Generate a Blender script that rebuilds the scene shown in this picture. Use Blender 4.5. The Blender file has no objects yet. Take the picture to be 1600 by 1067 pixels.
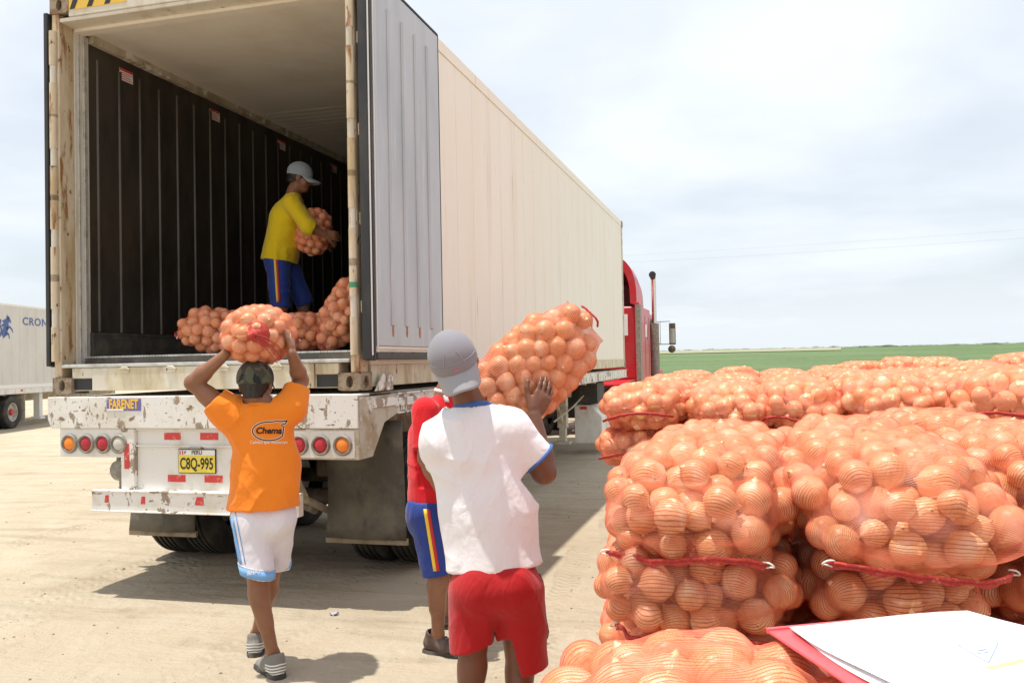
import bpy, bmesh, math, random
import numpy as np
from mathutils import Vector, Matrix, Quaternion, noise as mnoise
from mathutils.bvhtree import BVHTree
R_ = math.radians
random.seed(7)
SC = bpy.context.scene
COL = SC.collection

# ---------------------------------------------------------------- camera
# world axes: x across the container (0 = its left side), y along it (0 = its rear face), z up, metres
CAMP = np.array([4.931, -5.308, 1.5926])
YAW, PIT, ROL, FPX = 0.26894, 0.0222734, 0.0199402, 1381.24
cam_d = bpy.data.cameras.new('camera')
cam = bpy.data.objects.new('camera', cam_d)
COL.objects.link(cam)
cam_d.sensor_width = 36.0
cam_d.lens = FPX / 1600 * 36.0
cam_d.clip_start = 0.05
cam_d.clip_end = 6000
_c, _s = math.cos(YAW), math.sin(YAW)
RT = np.array([_c, _s, 0.0]); FW = np.array([-_s, _c, 0.0]); UP = np.array([0, 0, 1.0])
FD = FW * math.cos(PIT) + UP * math.sin(PIT)
UD = UP * math.cos(PIT) - FW * math.sin(PIT)
_cr, _sr = math.cos(ROL), math.sin(ROL)
CX = RT * _cr - UD * _sr * 1.0
CY = RT * _sr + UD * _cr
mw = Matrix(((CX[0], CY[0], -FD[0], CAMP[0]), (CX[1], CY[1], -FD[1], CAMP[1]), (CX[2], CY[2], -FD[2], CAMP[2]), (0, 0, 0, 1)))
cam.matrix_world = mw
SC.camera = cam

def at(px, py, Z):
    """world point seen at photo pixel (px, py) (1600 x 1067 frame) at depth Z in front of the lens: used to measure positions"""
    a, b = px - 800.0, py - 533.5
    u = a * _cr - b * _sr
    v = a * _sr + b * _cr
    return Vector(CAMP + (RT * (u / FPX) - UD * (v / FPX) + FD) * Z)

# ---------------------------------------------------------------- light
SUN_TO = Vector((-0.20, -0.10, 1.0)).normalized()       # direction towards the sun
sun_d = bpy.data.lights.new('sun', 'SUN')
sun_d.energy = 4.2
sun_d.angle = R_(0.8)
sun_d.color = (1.0, 0.955, 0.88)
sun = bpy.data.objects.new('sun', sun_d)
COL.objects.link(sun)
sun.rotation_mode = 'QUATERNION'
sun.rotation_quaternion = SUN_TO.to_track_quat('Z', 'Y')
sun.location = (0, 0, 40)

world = bpy.data.worlds.new("World")
SC.world = world
world.use_nodes = True
wn = world.node_tree
for n in list(wn.nodes): wn.nodes.remove(n)
def W_(t, **k):
    n = wn.nodes.new(t)
    for a, b in k.items(): setattr(n, a, b)
    return n
w_out = W_('ShaderNodeOutputWorld'); w_bg = W_('ShaderNodeBackground')
w_sky = W_('ShaderNodeTexSky', sky_type='NISHITA', sun_disc=False)
w_sky.sun_elevation = math.asin(SUN_TO.z)
w_sky.sun_rotation = math.atan2(SUN_TO.x, SUN_TO.y)
w_sky.altitude = 50; w_sky.air_density = 1.0; w_sky.dust_density = 1.5
w_tc = W_('ShaderNodeTexCoord')
w_sep = W_('ShaderNodeSeparateXYZ'); wn.links.new(w_tc.outputs['Generated'], w_sep.inputs[0])
# project the view direction on a high cloud layer so the clouds flatten towards the horizon
w_add = W_('ShaderNodeMath', operation='MAXIMUM'); wn.links.new(w_sep.outputs[2], w_add.inputs[0]); w_add.inputs[1].default_value = 0.0
w_add2 = W_('ShaderNodeMath', operation='ADD'); wn.links.new(w_add.outputs[0], w_add2.inputs[0]); w_add2.inputs[1].default_value = 0.16
w_dx = W_('ShaderNodeMath', operation='DIVIDE'); wn.links.new(w_sep.outputs[0], w_dx.inputs[0]); wn.links.new(w_add2.outputs[0], w_dx.inputs[1])
w_dy = W_('ShaderNodeMath', operation='DIVIDE'); wn.links.new(w_sep.outputs[1], w_dy.inputs[0]); wn.links.new(w_add2.outputs[0], w_dy.inputs[1])
w_cmb = W_('ShaderNodeCombineXYZ'); wn.links.new(w_dx.outputs[0], w_cmb.inputs[0]); wn.links.new(w_dy.outputs[0], w_cmb.inputs[1])
w_n1 = W_('ShaderNodeTexNoise'); w_n1.inputs['Scale'].default_value = 0.75; w_n1.inputs['Detail'].default_value = 7; w_n1.inputs['Roughness'].default_value = 0.5; w_n1.inputs['Distortion'].default_value = 0.2
wn.links.new(w_cmb.outputs[0], w_n1.inputs['Vector'])
w_r1 = W_('ShaderNodeMapRange'); wn.links.new(w_n1.outputs['Fac'], w_r1.inputs[0])
w_r1.inputs[1].default_value = 0.40; w_r1.inputs[2].default_value = 0.58; w_r1.inputs[3].default_value = 0.68; w_r1.inputs[4].default_value = 0.985
# near the horizon the cloud is closed
w_r2 = W_('ShaderNodeMapRange'); wn.links.new(w_sep.outputs[2], w_r2.inputs[0])
w_r2.inputs[1].default_value = 0.03; w_r2.inputs[2].default_value = 0.22; w_r2.inputs[3].default_value = 0.96; w_r2.inputs[4].default_value = 0.0
w_mx = W_('ShaderNodeMath', operation='MAXIMUM'); wn.links.new(w_r1.outputs[0], w_mx.inputs[0]); wn.links.new(w_r2.outputs[0], w_mx.inputs[1])
w_n2 = W_('ShaderNodeTexNoise'); w_n2.inputs['Scale'].default_value = 1.3; w_n2.inputs['Detail'].default_value = 6
wn.links.new(w_cmb.outputs[0], w_n2.inputs['Vector'])
w_cr = W_('ShaderNodeValToRGB'); wn.links.new(w_n2.outputs['Fac'], w_cr.inputs[0])
w_cr.color_ramp.elements[0].position = 0.22; w_cr.color_ramp.elements[0].color = (7.95, 8.5, 9.1, 1)
w_cr.color_ramp.elements[1].position = 0.72; w_cr.color_ramp.elements[1].color = (8.5, 8.95, 9.35, 1)
# paler grey-blue bank low over the horizon
w_r3 = W_('ShaderNodeMapRange'); wn.links.new(w_sep.outputs[2], w_r3.inputs[0])
w_r3.inputs[1].default_value = 0.0; w_r3.inputs[2].default_value = 0.2; w_r3.inputs[3].default_value = 0.75; w_r3.inputs[4].default_value = 0.0
w_mh = W_('ShaderNodeMix', data_type='RGBA'); wn.links.new(w_r3.outputs[0], w_mh.inputs[0]); wn.links.new(w_cr.outputs[0], w_mh.inputs[6]); w_mh.inputs[7].default_value = (6.9, 7.5, 7.95, 1)
w_mix = W_('ShaderNodeMix', data_type='RGBA'); wn.links.new(w_mx.outputs[0], w_mix.inputs[0])
wn.links.new(w_sky.outputs[0], w_mix.inputs[6]); wn.links.new(w_mh.outputs[2], w_mix.inputs[7])
wn.links.new(w_mix.outputs[2], w_bg.inputs[0]); w_bg.inputs[1].default_value = 0.1
wn.links.new(w_bg.outputs[0], w_out.inputs[0])

SC.view_settings.view_transform = 'Standard'
SC.view_settings.look = 'None'
SC.view_settings.exposure = 0.28
SC.view_settings.gamma = 1.0
SC.cycles.max_bounces = 8
SC.cycles.transparent_max_bounces = 12
SC.cycles.diffuse_bounces = 4
SC.cycles.use_denoising = True

# ---------------------------------------------------------------- materials
class NT:
    def __init__(s, name):
        s.m = bpy.data.materials.new(name); s.m.use_nodes = True
        s.t = s.m.node_tree
        s.b = s.t.nodes['Principled BSDF']
        s._o = None
    def n(s, typ, ins=None, **k):
        nd = s.t.nodes.new(typ)
        for a, v in k.items(): setattr(nd, a, v)
        for a, v in (ins or {}).items():
            if hasattr(v, 'node'): s.t.links.new(v, nd.inputs[a])
            else: nd.inputs[a].default_value = v
        return nd
    def l(s, a, b): s.t.links.new(a, b)
    def coord(s, which='Object'):
        if s._o is None: s._o = s.n('ShaderNodeTexCoord')
        return s._o.outputs[which]
    def noise(s, scale, stretch=(1, 1, 1), detail=5, rough=0.55, off=0.0, dist=0.0, which='Object'):
        mp = s.n('ShaderNodeMapping', {'Vector': s.coord(which), 'Scale': stretch, 'Location': (off, off * 1.7, off * 0.6)})
        return s.n('ShaderNodeTexNoise', {'Vector': mp.outputs[0], 'Scale': scale, 'Detail': detail, 'Roughness': rough, 'Distortion': dist}).outputs['Fac']
    def ramp(s, f, lo, hi, a=0.0, b=1.0):
        return s.n('ShaderNodeMapRange', {0: f, 1: lo, 2: hi, 3: a, 4: b}).outputs[0]
    def mix(s, f, a, b):
        nd = s.n('ShaderNodeMix', data_type='RGBA')
        for k, v in ((0, f), (6, a), (7, b)):
            if hasattr(v, 'node'): s.l(v, nd.inputs[k])
            else: nd.inputs[k].default_value = v if k == 0 else (tuple(v) + (1,))[:4]
        return nd.outputs[2]
    def math(s, op, a, b=0.0):
        nd = s.n('ShaderNodeMath', operation=op)
        for k, v in ((0, a), (1, b)):
            if hasattr(v, 'node'): s.l(v, nd.inputs[k])
            else: nd.inputs[k].default_value = v
        return nd.outputs[0]
    def bump(s, h, strength=0.3, dist=0.01):
        nd = s.n('ShaderNodeBump', {'Height': h, 'Strength': strength, 'Distance': dist})
        s.l(nd.outputs[0], s.b.inputs['Normal'])
    def set(s, col=None, rough=0.6, metal=0.0, spec=None):
        for k, v in (('Base Color', col), ('Roughness', rough), ('Metallic', metal), ('Specular IOR Level', spec)):
            if v is None: continue
            if hasattr(v, 'node'): s.l(v, s.b.inputs[k])
            else: s.b.inputs[k].default_value = (tuple(v) + (1,))[:4] if k == 'Base Color' else v
        return s.m

def surf(name, base, layers=(), rough=0.6, metal=0.0, bump=None, spec=None):
    """layers: (colour, noise scale, stretch, lo, hi, max)"""
    t = NT(name)
    c = base
    for i, ly in enumerate(layers):
        col, sc, st, lo, hi = ly[:5]
        mx = ly[5] if len(ly) > 5 else 1.0
        f = t.ramp(t.noise(sc, st, detail=8, rough=0.62, off=3.1 * (i + 1) + len(name)), lo, hi, 0, mx)
        c = t.mix(f, c, col)
    if bump: t.bump(t.noise(bump[0], bump[1] if len(bump) > 3 else (1, 1, 1), detail=6), bump[-2], bump[-1])
    return t.set(c, rough, metal, spec)

MT = {}
MT['cream'] = surf('cream_paint', (0.79, 0.745, 0.645), [((0.80, 0.775, 0.70), 1.0, (1, 1, .5), .4, .65), ((0.60, 0.50, 0.34), 4, (1, 1, .10), .56, .8, .45), ((0.36, 0.23, 0.11), 12, (1, 1.4, .08), .665, .72, .75), ((.3, .2, .12), 26, (1, 1, .3), .72, .74, .8)], .5, bump=(60, .06, .004))
MT['cream_rust'] = surf('cream_paint_over_rust', (0.60, 0.50, 0.36), [((0.42, 0.30, 0.15), 6, (1, 1, .18), .47, .62, .85), ((0.28, 0.13, 0.045), 9, (1.6, 1.6, .3), .54, .62), ((0.10, 0.055, 0.03), 22, (1, 1, .5), .61, .67)], .65, bump=(40, .25, .004))
MT['frame_white'] = surf('old_white_frame_paint', (0.62, 0.57, 0.48), [((0.40, 0.31, 0.19), 5, (1, 1, .3), .5, .68, .7), ((0.22, 0.12, 0.05), 14, (1, 1, .25), .63, .69)], .6, bump=(50, .15, .004))
MT['sill'] = surf('stained_sill_paint', (0.60, 0.53, 0.38), [((0.34, 0.25, 0.13), 7, (1, 1, .2), .46, .66, .8), ((0.68, 0.65, 0.57), 4, (1, 1, .6), .52, .62, .7), ((0.16, 0.08, 0.035), 20, (1, 1, .35), .64, .69)], .65, bump=(45, .2, .004))
MT['casting'] = surf('rusty_casting_steel', (0.30, 0.24, 0.17), [((0.19, 0.11, 0.06), 14, (1, 1, 1), .45, .6), ((0.40, 0.35, 0.26), 25, (1, 1, 1), .58, .68, .7)], .75, bump=(60, .3, .004))
MT['chipped'] = surf('chipped_white_paint', (0.76, 0.74, 0.70), [((0.62, 0.57, 0.47), 3, (1, 1, 1), .48, .68, .85), ((0.32, 0.255, 0.19), 5.5, (1.4, 1, .7), .56, .577), ((0.25, 0.17, 0.11), 17, (.5, 1, 1.3), .62, .635), ((0.20, 0.11, 0.06), 44, (1, 1, 1), .64, .66), ((0.40, 0.31, 0.20), 22, (1, 1, .12), .63, .74, .7)], .55, bump=(35, .18, .004))
MT['white'] = surf('dusty_white_paint', (0.74, 0.72, 0.68), [((0.50, 0.43, 0.31), 4, (1, 1, .6), .5, .72, .75), ((0.25, 0.17, 0.1), 28, (1, 1, .7), .67, .7)], .55, bump=(50, .08, .003))
MT['dusty'] = surf('dusty_chassis_paint', (0.50, 0.45, 0.36), [((0.36, 0.28, 0.18), 5, (1, 1, 1), .45, .62), ((0.68, 0.66, 0.6), 8, (1, 1, 1), .58, .64), ((0.2, 0.13, .08), 24, (1, 1, 1), .62, .68)], .7, bump=(40, .2, .004))
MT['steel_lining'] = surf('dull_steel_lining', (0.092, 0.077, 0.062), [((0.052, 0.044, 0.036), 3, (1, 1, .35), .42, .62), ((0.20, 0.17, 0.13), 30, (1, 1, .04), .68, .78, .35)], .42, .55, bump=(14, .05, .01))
MT['ceiling'] = surf('cream_ceiling_panel', (0.76, 0.70, 0.61), [((0.68, 0.61, 0.51), 2, (1, 1, 1), .45, .65), ((0.25, .19, .13), 30, (1, 1, 1), .72, .75)], .5)
MT['alu'] = surf('worn_aluminium', (0.62, 0.62, 0.60), [((0.40, 0.39, 0.37), 9, (1, 1, 1), .45, .65), ((0.25, 0.22, 0.18), 30, (1, 1, 1), .62, .7)], .45, .6)
MT['door_skin'] = surf('grey_door_skin', (0.46, 0.475, 0.50), [((0.39, 0.405, 0.43), 3, (1, 1, .3), .42, .66), ((0.56, 0.575, 0.60), 12, (1, 1, .07), .56, .68, .6), ((0.33, 0.33, 0.34), 40, (1, 1, .3), .7, .74, .6)], .38, .25, bump=(9, .06, .01))
MT['rust_spot'] = surf('orange_rust', (0.50, 0.20, 0.10), [((0.3, 0.1, 0.05), 40, (1, 1, 1), .45, .6)], .8)
MT['rubber'] = surf('black_rubber_gasket', (0.022, 0.022, 0.024), [((0.05, 0.047, 0.043), 6, (1, 1, .3), .5, .7)], .5)
MT['dark'] = surf('dark_grimy_steel', (0.045, 0.04, 0.035), [((0.09, 0.075, 0.055), 8, (1, 1, 1), .45, .65)], .75)
MT['grime'] = surf('dusty_black_steel', (0.07, 0.06, 0.048), [((0.16, 0.13, 0.09), 5, (1, 1, 1), .42, .65)], .8)
MT['tyre'] = surf('dusty_tyre_rubber', (0.030, 0.028, 0.026), [((0.12, 0.10, 0.075), 6, (1, 1, 1), .45, .7, .8)], .8, bump=(60, .15, .004))
MT['flap'] = surf('dusty_rubber_flap', (0.085, 0.078, 0.062), [((0.17, 0.15, 0.115), 2.4, (1, 1, 1), .42, .6), ((0.05, 0.046, 0.04), 5, (1, 1, .5), .55, .68), ((.24, .21, .16), 30, (1, 1, .2), .66, .76, .5)], .7)
MT['red_refl'] = surf('red_reflective_tape', (0.62, 0.045, 0.045), [((0.75, 0.25, 0.2), 30, (1, 1, 1), .56, .66), ((.6, .5, .4), 18, (1, 1, 1), .63, .66, .7)], .35)
MT['red_lens'] = surf('red_lamp_lens', (0.48, 0.015, 0.03), [((0.32, 0.02, 0.03), 20, (1, 1, 1), .45, .65)], .22)
MT['amber_lens'] = surf('amber_lamp_lens', (0.85, 0.24, 0.02), [((0.6, 0.2, 0.05), 20, (1, 1, 1), .5, .7)], .25)
MT['clear_lens'] = surf('clear_lamp_lens', (0.55, 0.52, 0.47), (), .25)
MT['lamp_ring'] = surf('grey_lamp_ring', (0.20, 0.18, 0.15), [((0.33, 0.29, 0.23), 20, (1, 1, 1), .45, .65)], .6)
MT['yellow'] = surf('yellow_plate_paint', (0.78, 0.62, 0.06), [((0.6, 0.5, 0.15), 20, (1, 1, 1), .55, .7)], .4)
MT['black'] = surf('black_paint', (0.02, 0.02, 0.02), (), .5)
MT['off_white'] = surf('off_white_print', (0.78, 0.77, 0.74), (), .5)
MT['sticker_blue'] = surf('faded_blue_sticker', (0.16, 0.13, 0.36), [((0.35, 0.3, 0.4), 25, (1, 1, 1), .55, .7)], .5)
MT['sticker_yellow'] = surf('yellow_print', (0.85, 0.52, 0.04), (), .5)
MT['blue_print'] = surf('navy_blue_print', (0.06, 0.11, 0.30), (), .45)
MT['hazard_yellow'] = surf('hazard_yellow', (0.72, 0.45, 0.06), [((.3, .17, .06), 18, (1, 1, 1), .58, .66)], .55)
MT['trailer_white'] = surf('white_box_side', (0.62, 0.60, 0.56), [((0.54, 0.51, 0.46), 2, (1, 1, .3), .45, .7)], .5)
MT['cab_red'] = surf('dusty_red_paint', (0.50, 0.018, 0.028), [((0.42, 0.05, 0.05), 3, (1, 1, 1), .45, .7)], .3)
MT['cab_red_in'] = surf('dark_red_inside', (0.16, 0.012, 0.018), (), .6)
MT['chrome'] = surf('dull_chrome', (0.62, 0.62, 0.63), (), .25, 1.0)
MT['glass'] = surf('mirror_glass', (0.55, 0.62, 0.62), (), .08, 1.0)
MT['green_paint'] = surf('green_tape', (0.05, 0.26, 0.13), (), .6)
MT['concrete_strip'] = surf('wooden_strip', (0.36, 0.29, 0.2), [((.25, .19, .12), 12, (1, 1, 1), .45, .65)], .8)
MT['wheel_rim'] = surf('dusty_rim_paint', (0.55, 0.53, 0.49), [((.35, .28, .2), 10, (1, 1, 1), .45, .65)], .5)
MT['hub_red'] = surf('red_hub_paint', (0.5, 0.06, 0.05), (), .5)

# ---------------------------------------------------------------- mesh building
class MB:
    def __init__(s): s.v = []; s.f = []; s.m = []; s.cur = 0
    def add(s, vs, fs):
        o = len(s.v); s.v += [tuple(v) for v in vs]; s.f += [tuple(i + o for i in f) for f in fs]; s.m += [s.cur] * len(fs)
        return s
    def box(s, x0, x1, y0, y1, z0, z1, M=None):
        vs = [(x, y, z) for z in (z0, z1) for y in (y0, y1) for x in (x0, x1)]
        if M is not None: vs = [M @ Vector(v) for v in vs]
        return s.add(vs, [(0, 2, 3, 1), (4, 5, 7, 6), (0, 1, 5, 4), (2, 6, 7, 3), (0, 4, 6, 2), (1, 3, 7, 5)])
    def prism(s, poly, a0, a1, axis='y'):
        """poly in the two other axes (in x,y,z order), extruded along axis from a0 to a1"""
        n = len(poly)
        def P(p, a):
            return {'x': (a, p[0], p[1]), 'y': (p[0], a, p[1]), 'z': (p[0], p[1], a)}[axis]
        vs = [P(p, a0) for p in poly] + [P(p, a1) for p in poly]
        return s.add(vs, [tuple(range(n))[::-1], tuple(range(n, 2 * n))] + [(i, (i + 1) % n, n + (i + 1) % n, n + i) for i in range(n)])
    def tube(s, pts, r, seg=10, caps=True):
        pts = [Vector(p) for p in pts]
        rs = r if isinstance(r, (list, tuple)) else [r] * len(pts)
        vs, fs = [], []
        t0 = (pts[1] - pts[0]).normalized()
        ref = Vector((0, 0, 1)) if abs(t0.z) < .9 else Vector((1, 0, 0))
        nrm = t0.cross(ref).normalized()
        for i, p in enumerate(pts):
            t = (pts[min(i + 1, len(pts) - 1)] - pts[max(i - 1, 0)]).normalized()
            nrm = (nrm - t * nrm.dot(t)).normalized()
            b = t.cross(nrm)
            for k in range(seg):
                a = 2 * math.pi * k / seg
                vs.append(p + (nrm * math.cos(a) + b * math.sin(a)) * rs[i])
        for i in range(len(pts) - 1):
            for k in range(seg):
                fs.append((i * seg + k, i * seg + (k + 1) % seg, (i + 1) * seg + (k + 1) % seg, (i + 1) * seg + k))
        if caps:
            fs.append(tuple(range(seg))[::-1]); fs.append(tuple(range((len(pts) - 1) * seg, len(pts) * seg)))
        return s.add(vs, fs)
    def lathe(s, prof, c, axis='y', seg=24):
        """prof: (radius, offset along axis)"""
        vs, fs = [], []
        n = len(prof)
        for k in range(seg):
            a = 2 * math.pi * k / seg
            for r, h in prof:
                u, w = r * math.cos(a), r * math.sin(a)
                vs.append({'x': (c[0] + h, c[1] + u, c[2] + w), 'y': (c[0] + u, c[1] + h, c[2] + w), 'z': (c[0] + u, c[1] + w, c[2] + h)}[axis])
        for k in range(seg):
            for j in range(n - 1):
                fs.append((k * n + j, k * n + j + 1, ((k + 1) % seg) * n + j + 1, ((k + 1) % seg) * n + j))
        return s.add(vs, fs)
    def build(s, name, mats, parent=None, smooth=False, bevel=0.0, seg=2, loc=None, recalc=True):
        me = bpy.data.meshes.new(name)
        me.from_pydata(s.v, [], s.f)
        if not isinstance(mats, (list, tuple)): mats = [mats]
        for m in mats: me.materials.append(MT[m] if isinstance(m, str) else m)
        if len(mats) > 1: me.polygons.foreach_set('material_index', s.m)
        if recalc:
            bm = bmesh.new(); bm.from_mesh(me); bmesh.ops.recalc_face_normals(bm, faces=bm.faces); bm.to_mesh(me); bm.free()
        o = bpy.data.objects.new(name, me); COL.objects.link(o)
        if smooth:
            me.polygons.foreach_set('use_smooth', [True] * len(me.polygons))
            if smooth != 'all':
                try: me.set_sharp_from_angle(angle=R_(38))
                except Exception: pass
        if bevel:
            b = o.modifiers.new('bevel', 'BEVEL'); b.width = bevel; b.segments = seg; b.limit_method = 'ANGLE'; b.angle_limit = R_(40); b.harden_normals = False
        if parent is not None: o.parent = parent
        if loc is not None: o.location = loc
        return o

def tag(o, label=None, cat=None, group=None, kind=None):
    if label: o['label'] = label
    if cat: o['category'] = cat
    if group: o['group'] = group
    if kind: o['kind'] = kind
    return o
def empty(name, label, cat, loc=(0, 0, 0), rz=0.0, group=None):
    o = bpy.data.objects.new(name, None); COL.objects.link(o)
    o.empty_display_size = .1
    o.location = loc; o.rotation_euler = (0, 0, rz)
    return tag(o, label, cat, group)
def kids(o): return [c for c in o.children]
def copy_tree(o, parent=None):
    c = o.copy(); COL.objects.link(c)
    if parent is not None: c.parent = parent
    for ch in kids(o): copy_tree(ch, c)
    return c
def text_geo(txt, size, bold=0.0, align='CENTER', shear=0.0, spacing=1.0, ext=0.0):
    cu = bpy.data.curves.new('txt', 'FONT'); cu.body = txt; cu.size = size; cu.align_x = align; cu.align_y = 'CENTER'
    cu.offset = bold; cu.shear = shear; cu.space_character = spacing; cu.extrude = ext; cu.resolution_u = 4
    ob = bpy.data.objects.new('txt', cu); COL.objects.link(ob)
    dg = bpy.context.evaluated_depsgraph_get()
    me = bpy.data.meshes.new_from_object(ob.evaluated_get(dg))
    vs = [tuple(v.co) for v in me.vertices]; fs = [tuple(p.vertices) for p in me.polygons]
    bpy.data.objects.remove(ob); bpy.data.curves.remove(cu); bpy.data.meshes.remove(me)
    return vs, fs
def place2d(vs, o, ex, ey, en=None, off=0.0, sx=1.0):
    o = Vector(o); ex = Vector(ex); ey = Vector(ey)
    en = Vector(en) if en is not None else ex.cross(ey)
    return [o + ex * (v[0] * sx) + ey * v[1] + en * (off + (v[2] if len(v) > 2 else 0)) for v in vs]
# ---------------------------------------------------------------- ground, field, far trees
CAMV = Vector(CAMP)
def gz(x, y):
    r = math.hypot(x - CAMP[0], y - CAMP[1])
    t = min(max((r - 110) / 330.0, 0), 1); t = t * t * (3 - 2 * t)
    h = t * (1.59 + 0.0074 * min(r, 620.0))
    # the yard falls a little towards the second trailer
    a = ((x + 13.5) / 9.0) ** 2 + ((y - 14) / 16.0) ** 2
    h -= 0.17 * math.exp(-a * a)
    h += 0.012 * mnoise.noise(Vector((x * .35, y * .35, 3.0))) * min(r / 3.0, 1.0) * (1 if r < 60 else 0)
    return h
def polar_sheet(name, m, r0, r1, nr, na, a0, a1, dz, rim=None):
    vs, fs = [], []
    full = abs(a1 - a0 - 2 * math.pi) < 1e-6
    for i in range(nr + 1):
        t = i / nr
        r = r0 + (r1 - r0) * (t ** 3 * .985 + t * .015)
        for k in range(na if full else na + 1):
            a = a0 + (a1 - a0) * k / na
            x = CAMP[0] + r * math.cos(a); y = CAMP[1] + r * math.sin(a)
            rr = r
            if rim and i == 0: rr = rim(a, r); x = CAMP[0] + rr * math.cos(a); y = CAMP[1] + rr * math.sin(a)
            vs.append((x, y, gz(x, y) + dz))
    n = na if full else na + 1
    for i in range(nr):
        for k in range(na):
            fs.append((i * n + k, (i + 1) * n + k, (i + 1) * n + (k + 1) % n, i * n + (k + 1) % n))
    mb = MB(); mb.add(vs, fs)
    return mb.build(name, m, smooth='all')
t = NT('dry_sand')
big = t.noise(.45, detail=7, rough=.62); mid = t.noise(2.6, detail=8, rough=.65, off=4)
fine = t.noise(34, detail=6, rough=.75, off=9); streak = t.noise(1.1, (0.35, 2.2, 1), detail=7, rough=.65, off=2, dist=.8)
c = t.mix(t.ramp(big, .35, .65), (0.455, 0.375, 0.265), (0.53, 0.445, 0.33))
c = t.mix(t.ramp(mid, .42, .72, 0, .55), c, (0.57, 0.50, 0.39))
c = t.mix(t.ramp(streak, .52, .70, 0, .55), c, (0.31, 0.245, 0.16))
c = t.mix(t.ramp(fine, .60, .80, 0, .55), c, (0.23, 0.18, 0.12))
peb = t.noise(95, detail=2, rough=.5, off=13)
c = t.mix(t.ramp(peb, .74, .78, 0, .8), c, (0.20, 0.16, 0.12))
# tyre tread prints
mp = t.n('ShaderNodeMapping', {'Vector': t.coord(), 'Rotation': (0, 0, R_(72)), 'Scale': (1, 1, 1)})
wv = t.n('ShaderNodeTexWave', {'Vector': mp.outputs[0], 'Scale': 1.2, 'Distortion': 6.0, 'Detail': 3.0, 'Detail Scale': .6}).outputs['Fac']
h = t.math('ADD', t.math('MULTIPLY', fine, .35), t.math('ADD', t.math('MULTIPLY', mid, 1.0), t.math('MULTIPLY', t.math('ADD', streak, t.math('MULTIPLY', wv, .12)), 1.3)))
h = t.math('ADD', h, t.math('MULTIPLY', t.noise(11, detail=5, off=21), .5))
so_ = t.n('ShaderNodeSeparateXYZ', {0: t.coord()})
wob = t.math('MULTIPLY', t.math('SUBTRACT', t.noise(.5, detail=2, off=31), .5), .9)
trk = None
for x_c, hw_ in ((.30, .30), (2.12, .30), (-1.6, .14), (-3.3, .14), (3.6, .13)):
    dx_ = t.math('ABSOLUTE', t.math('SUBTRACT', t.math('ADD', so_.outputs[0], wob), x_c))
    b_ = t.ramp(dx_, hw_, hw_ * .75)
    trk = b_ if trk is None else t.math('MAXIMUM', trk, b_)
trk = t.math('MULTIPLY', trk, t.ramp(t.noise(.8, detail=4, off=41), .42, .58))
zig = t.math('SINE', t.math('MULTIPLY', t.math('ADD', so_.outputs[1], t.math('MULTIPLY', t.math('PINGPONG', so_.outputs[0], .07), .8)), 75.0))
h = t.math('ADD', h, t.math('MULTIPLY', trk, t.math('ADD', t.math('MULTIPLY', zig, .10), -.25)))
fp = t.n('ShaderNodeTexVoronoi', {'Vector': t.n('ShaderNodeMapping', {'Vector': t.coord(), 'Scale': (3.2, 2.2, 1), 'Rotation': (0, 0, .5)}).outputs[0], 'Scale': 1.0, 'Randomness': 1.0}).outputs['Distance']
h = t.math('ADD', h, t.math('MULTIPLY', t.ramp(fp, .10, .26), .35))
c = t.mix(t.math('MULTIPLY', trk, t.ramp(zig, -.4, .8, 0, .30)), c, (0.33, 0.265, 0.18))
c = t.mix(t.ramp(fp, .22, .08, 0, .22), c, (0.33, 0.265, 0.18))
t.bump(h, 1.0, .05)
MT['sand'] = t.set(c, .95, 0, .2)
ground = tag(polar_sheet('ground', 'sand', 0.0, 5000, 150, 128, 0, 2 * math.pi, 0), kind='structure')

t = NT('field_green')
rows = t.noise(.9, (1, .08, 1), detail=6, off=3); big = t.noise(.02, detail=5, off=8); fin = t.noise(3.5, detail=4, off=5)
c = t.mix(t.ramp(big, .4, .6), (0.115, 0.175, 0.075), (0.15, 0.21, 0.10))
c = t.mix(t.ramp(rows, .45, .65, 0, .5), c, (0.18, 0.21, 0.115))
c = t.mix(t.ramp(fin, .45, .7, 0, .6), c, (0.075, 0.12, 0.05))
t.bump(fin, .8, .3)
MT['field'] = t.set(c, .9, 0, .1)
def rimf(a, r): return r + 3 * math.sin(a * 9) + 2 * math.sin(a * 23)
field = tag(polar_sheet('field', 'field', 62, 520, 40, 64, R_(38), R_(98), .05, rimf), kind='structure')
t = NT('pale_field_strip'); c = t.mix(t.ramp(t.noise(.08, detail=4), .4, .6), (0.31, 0.29, 0.19), (0.24, 0.26, 0.14)); MT['stubble'] = t.set(c, .95)
strip = tag(polar_sheet('sandy_path', 'stubble', 330, 470, 6, 12, R_(85.0), R_(97), .25), kind='structure')

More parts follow.
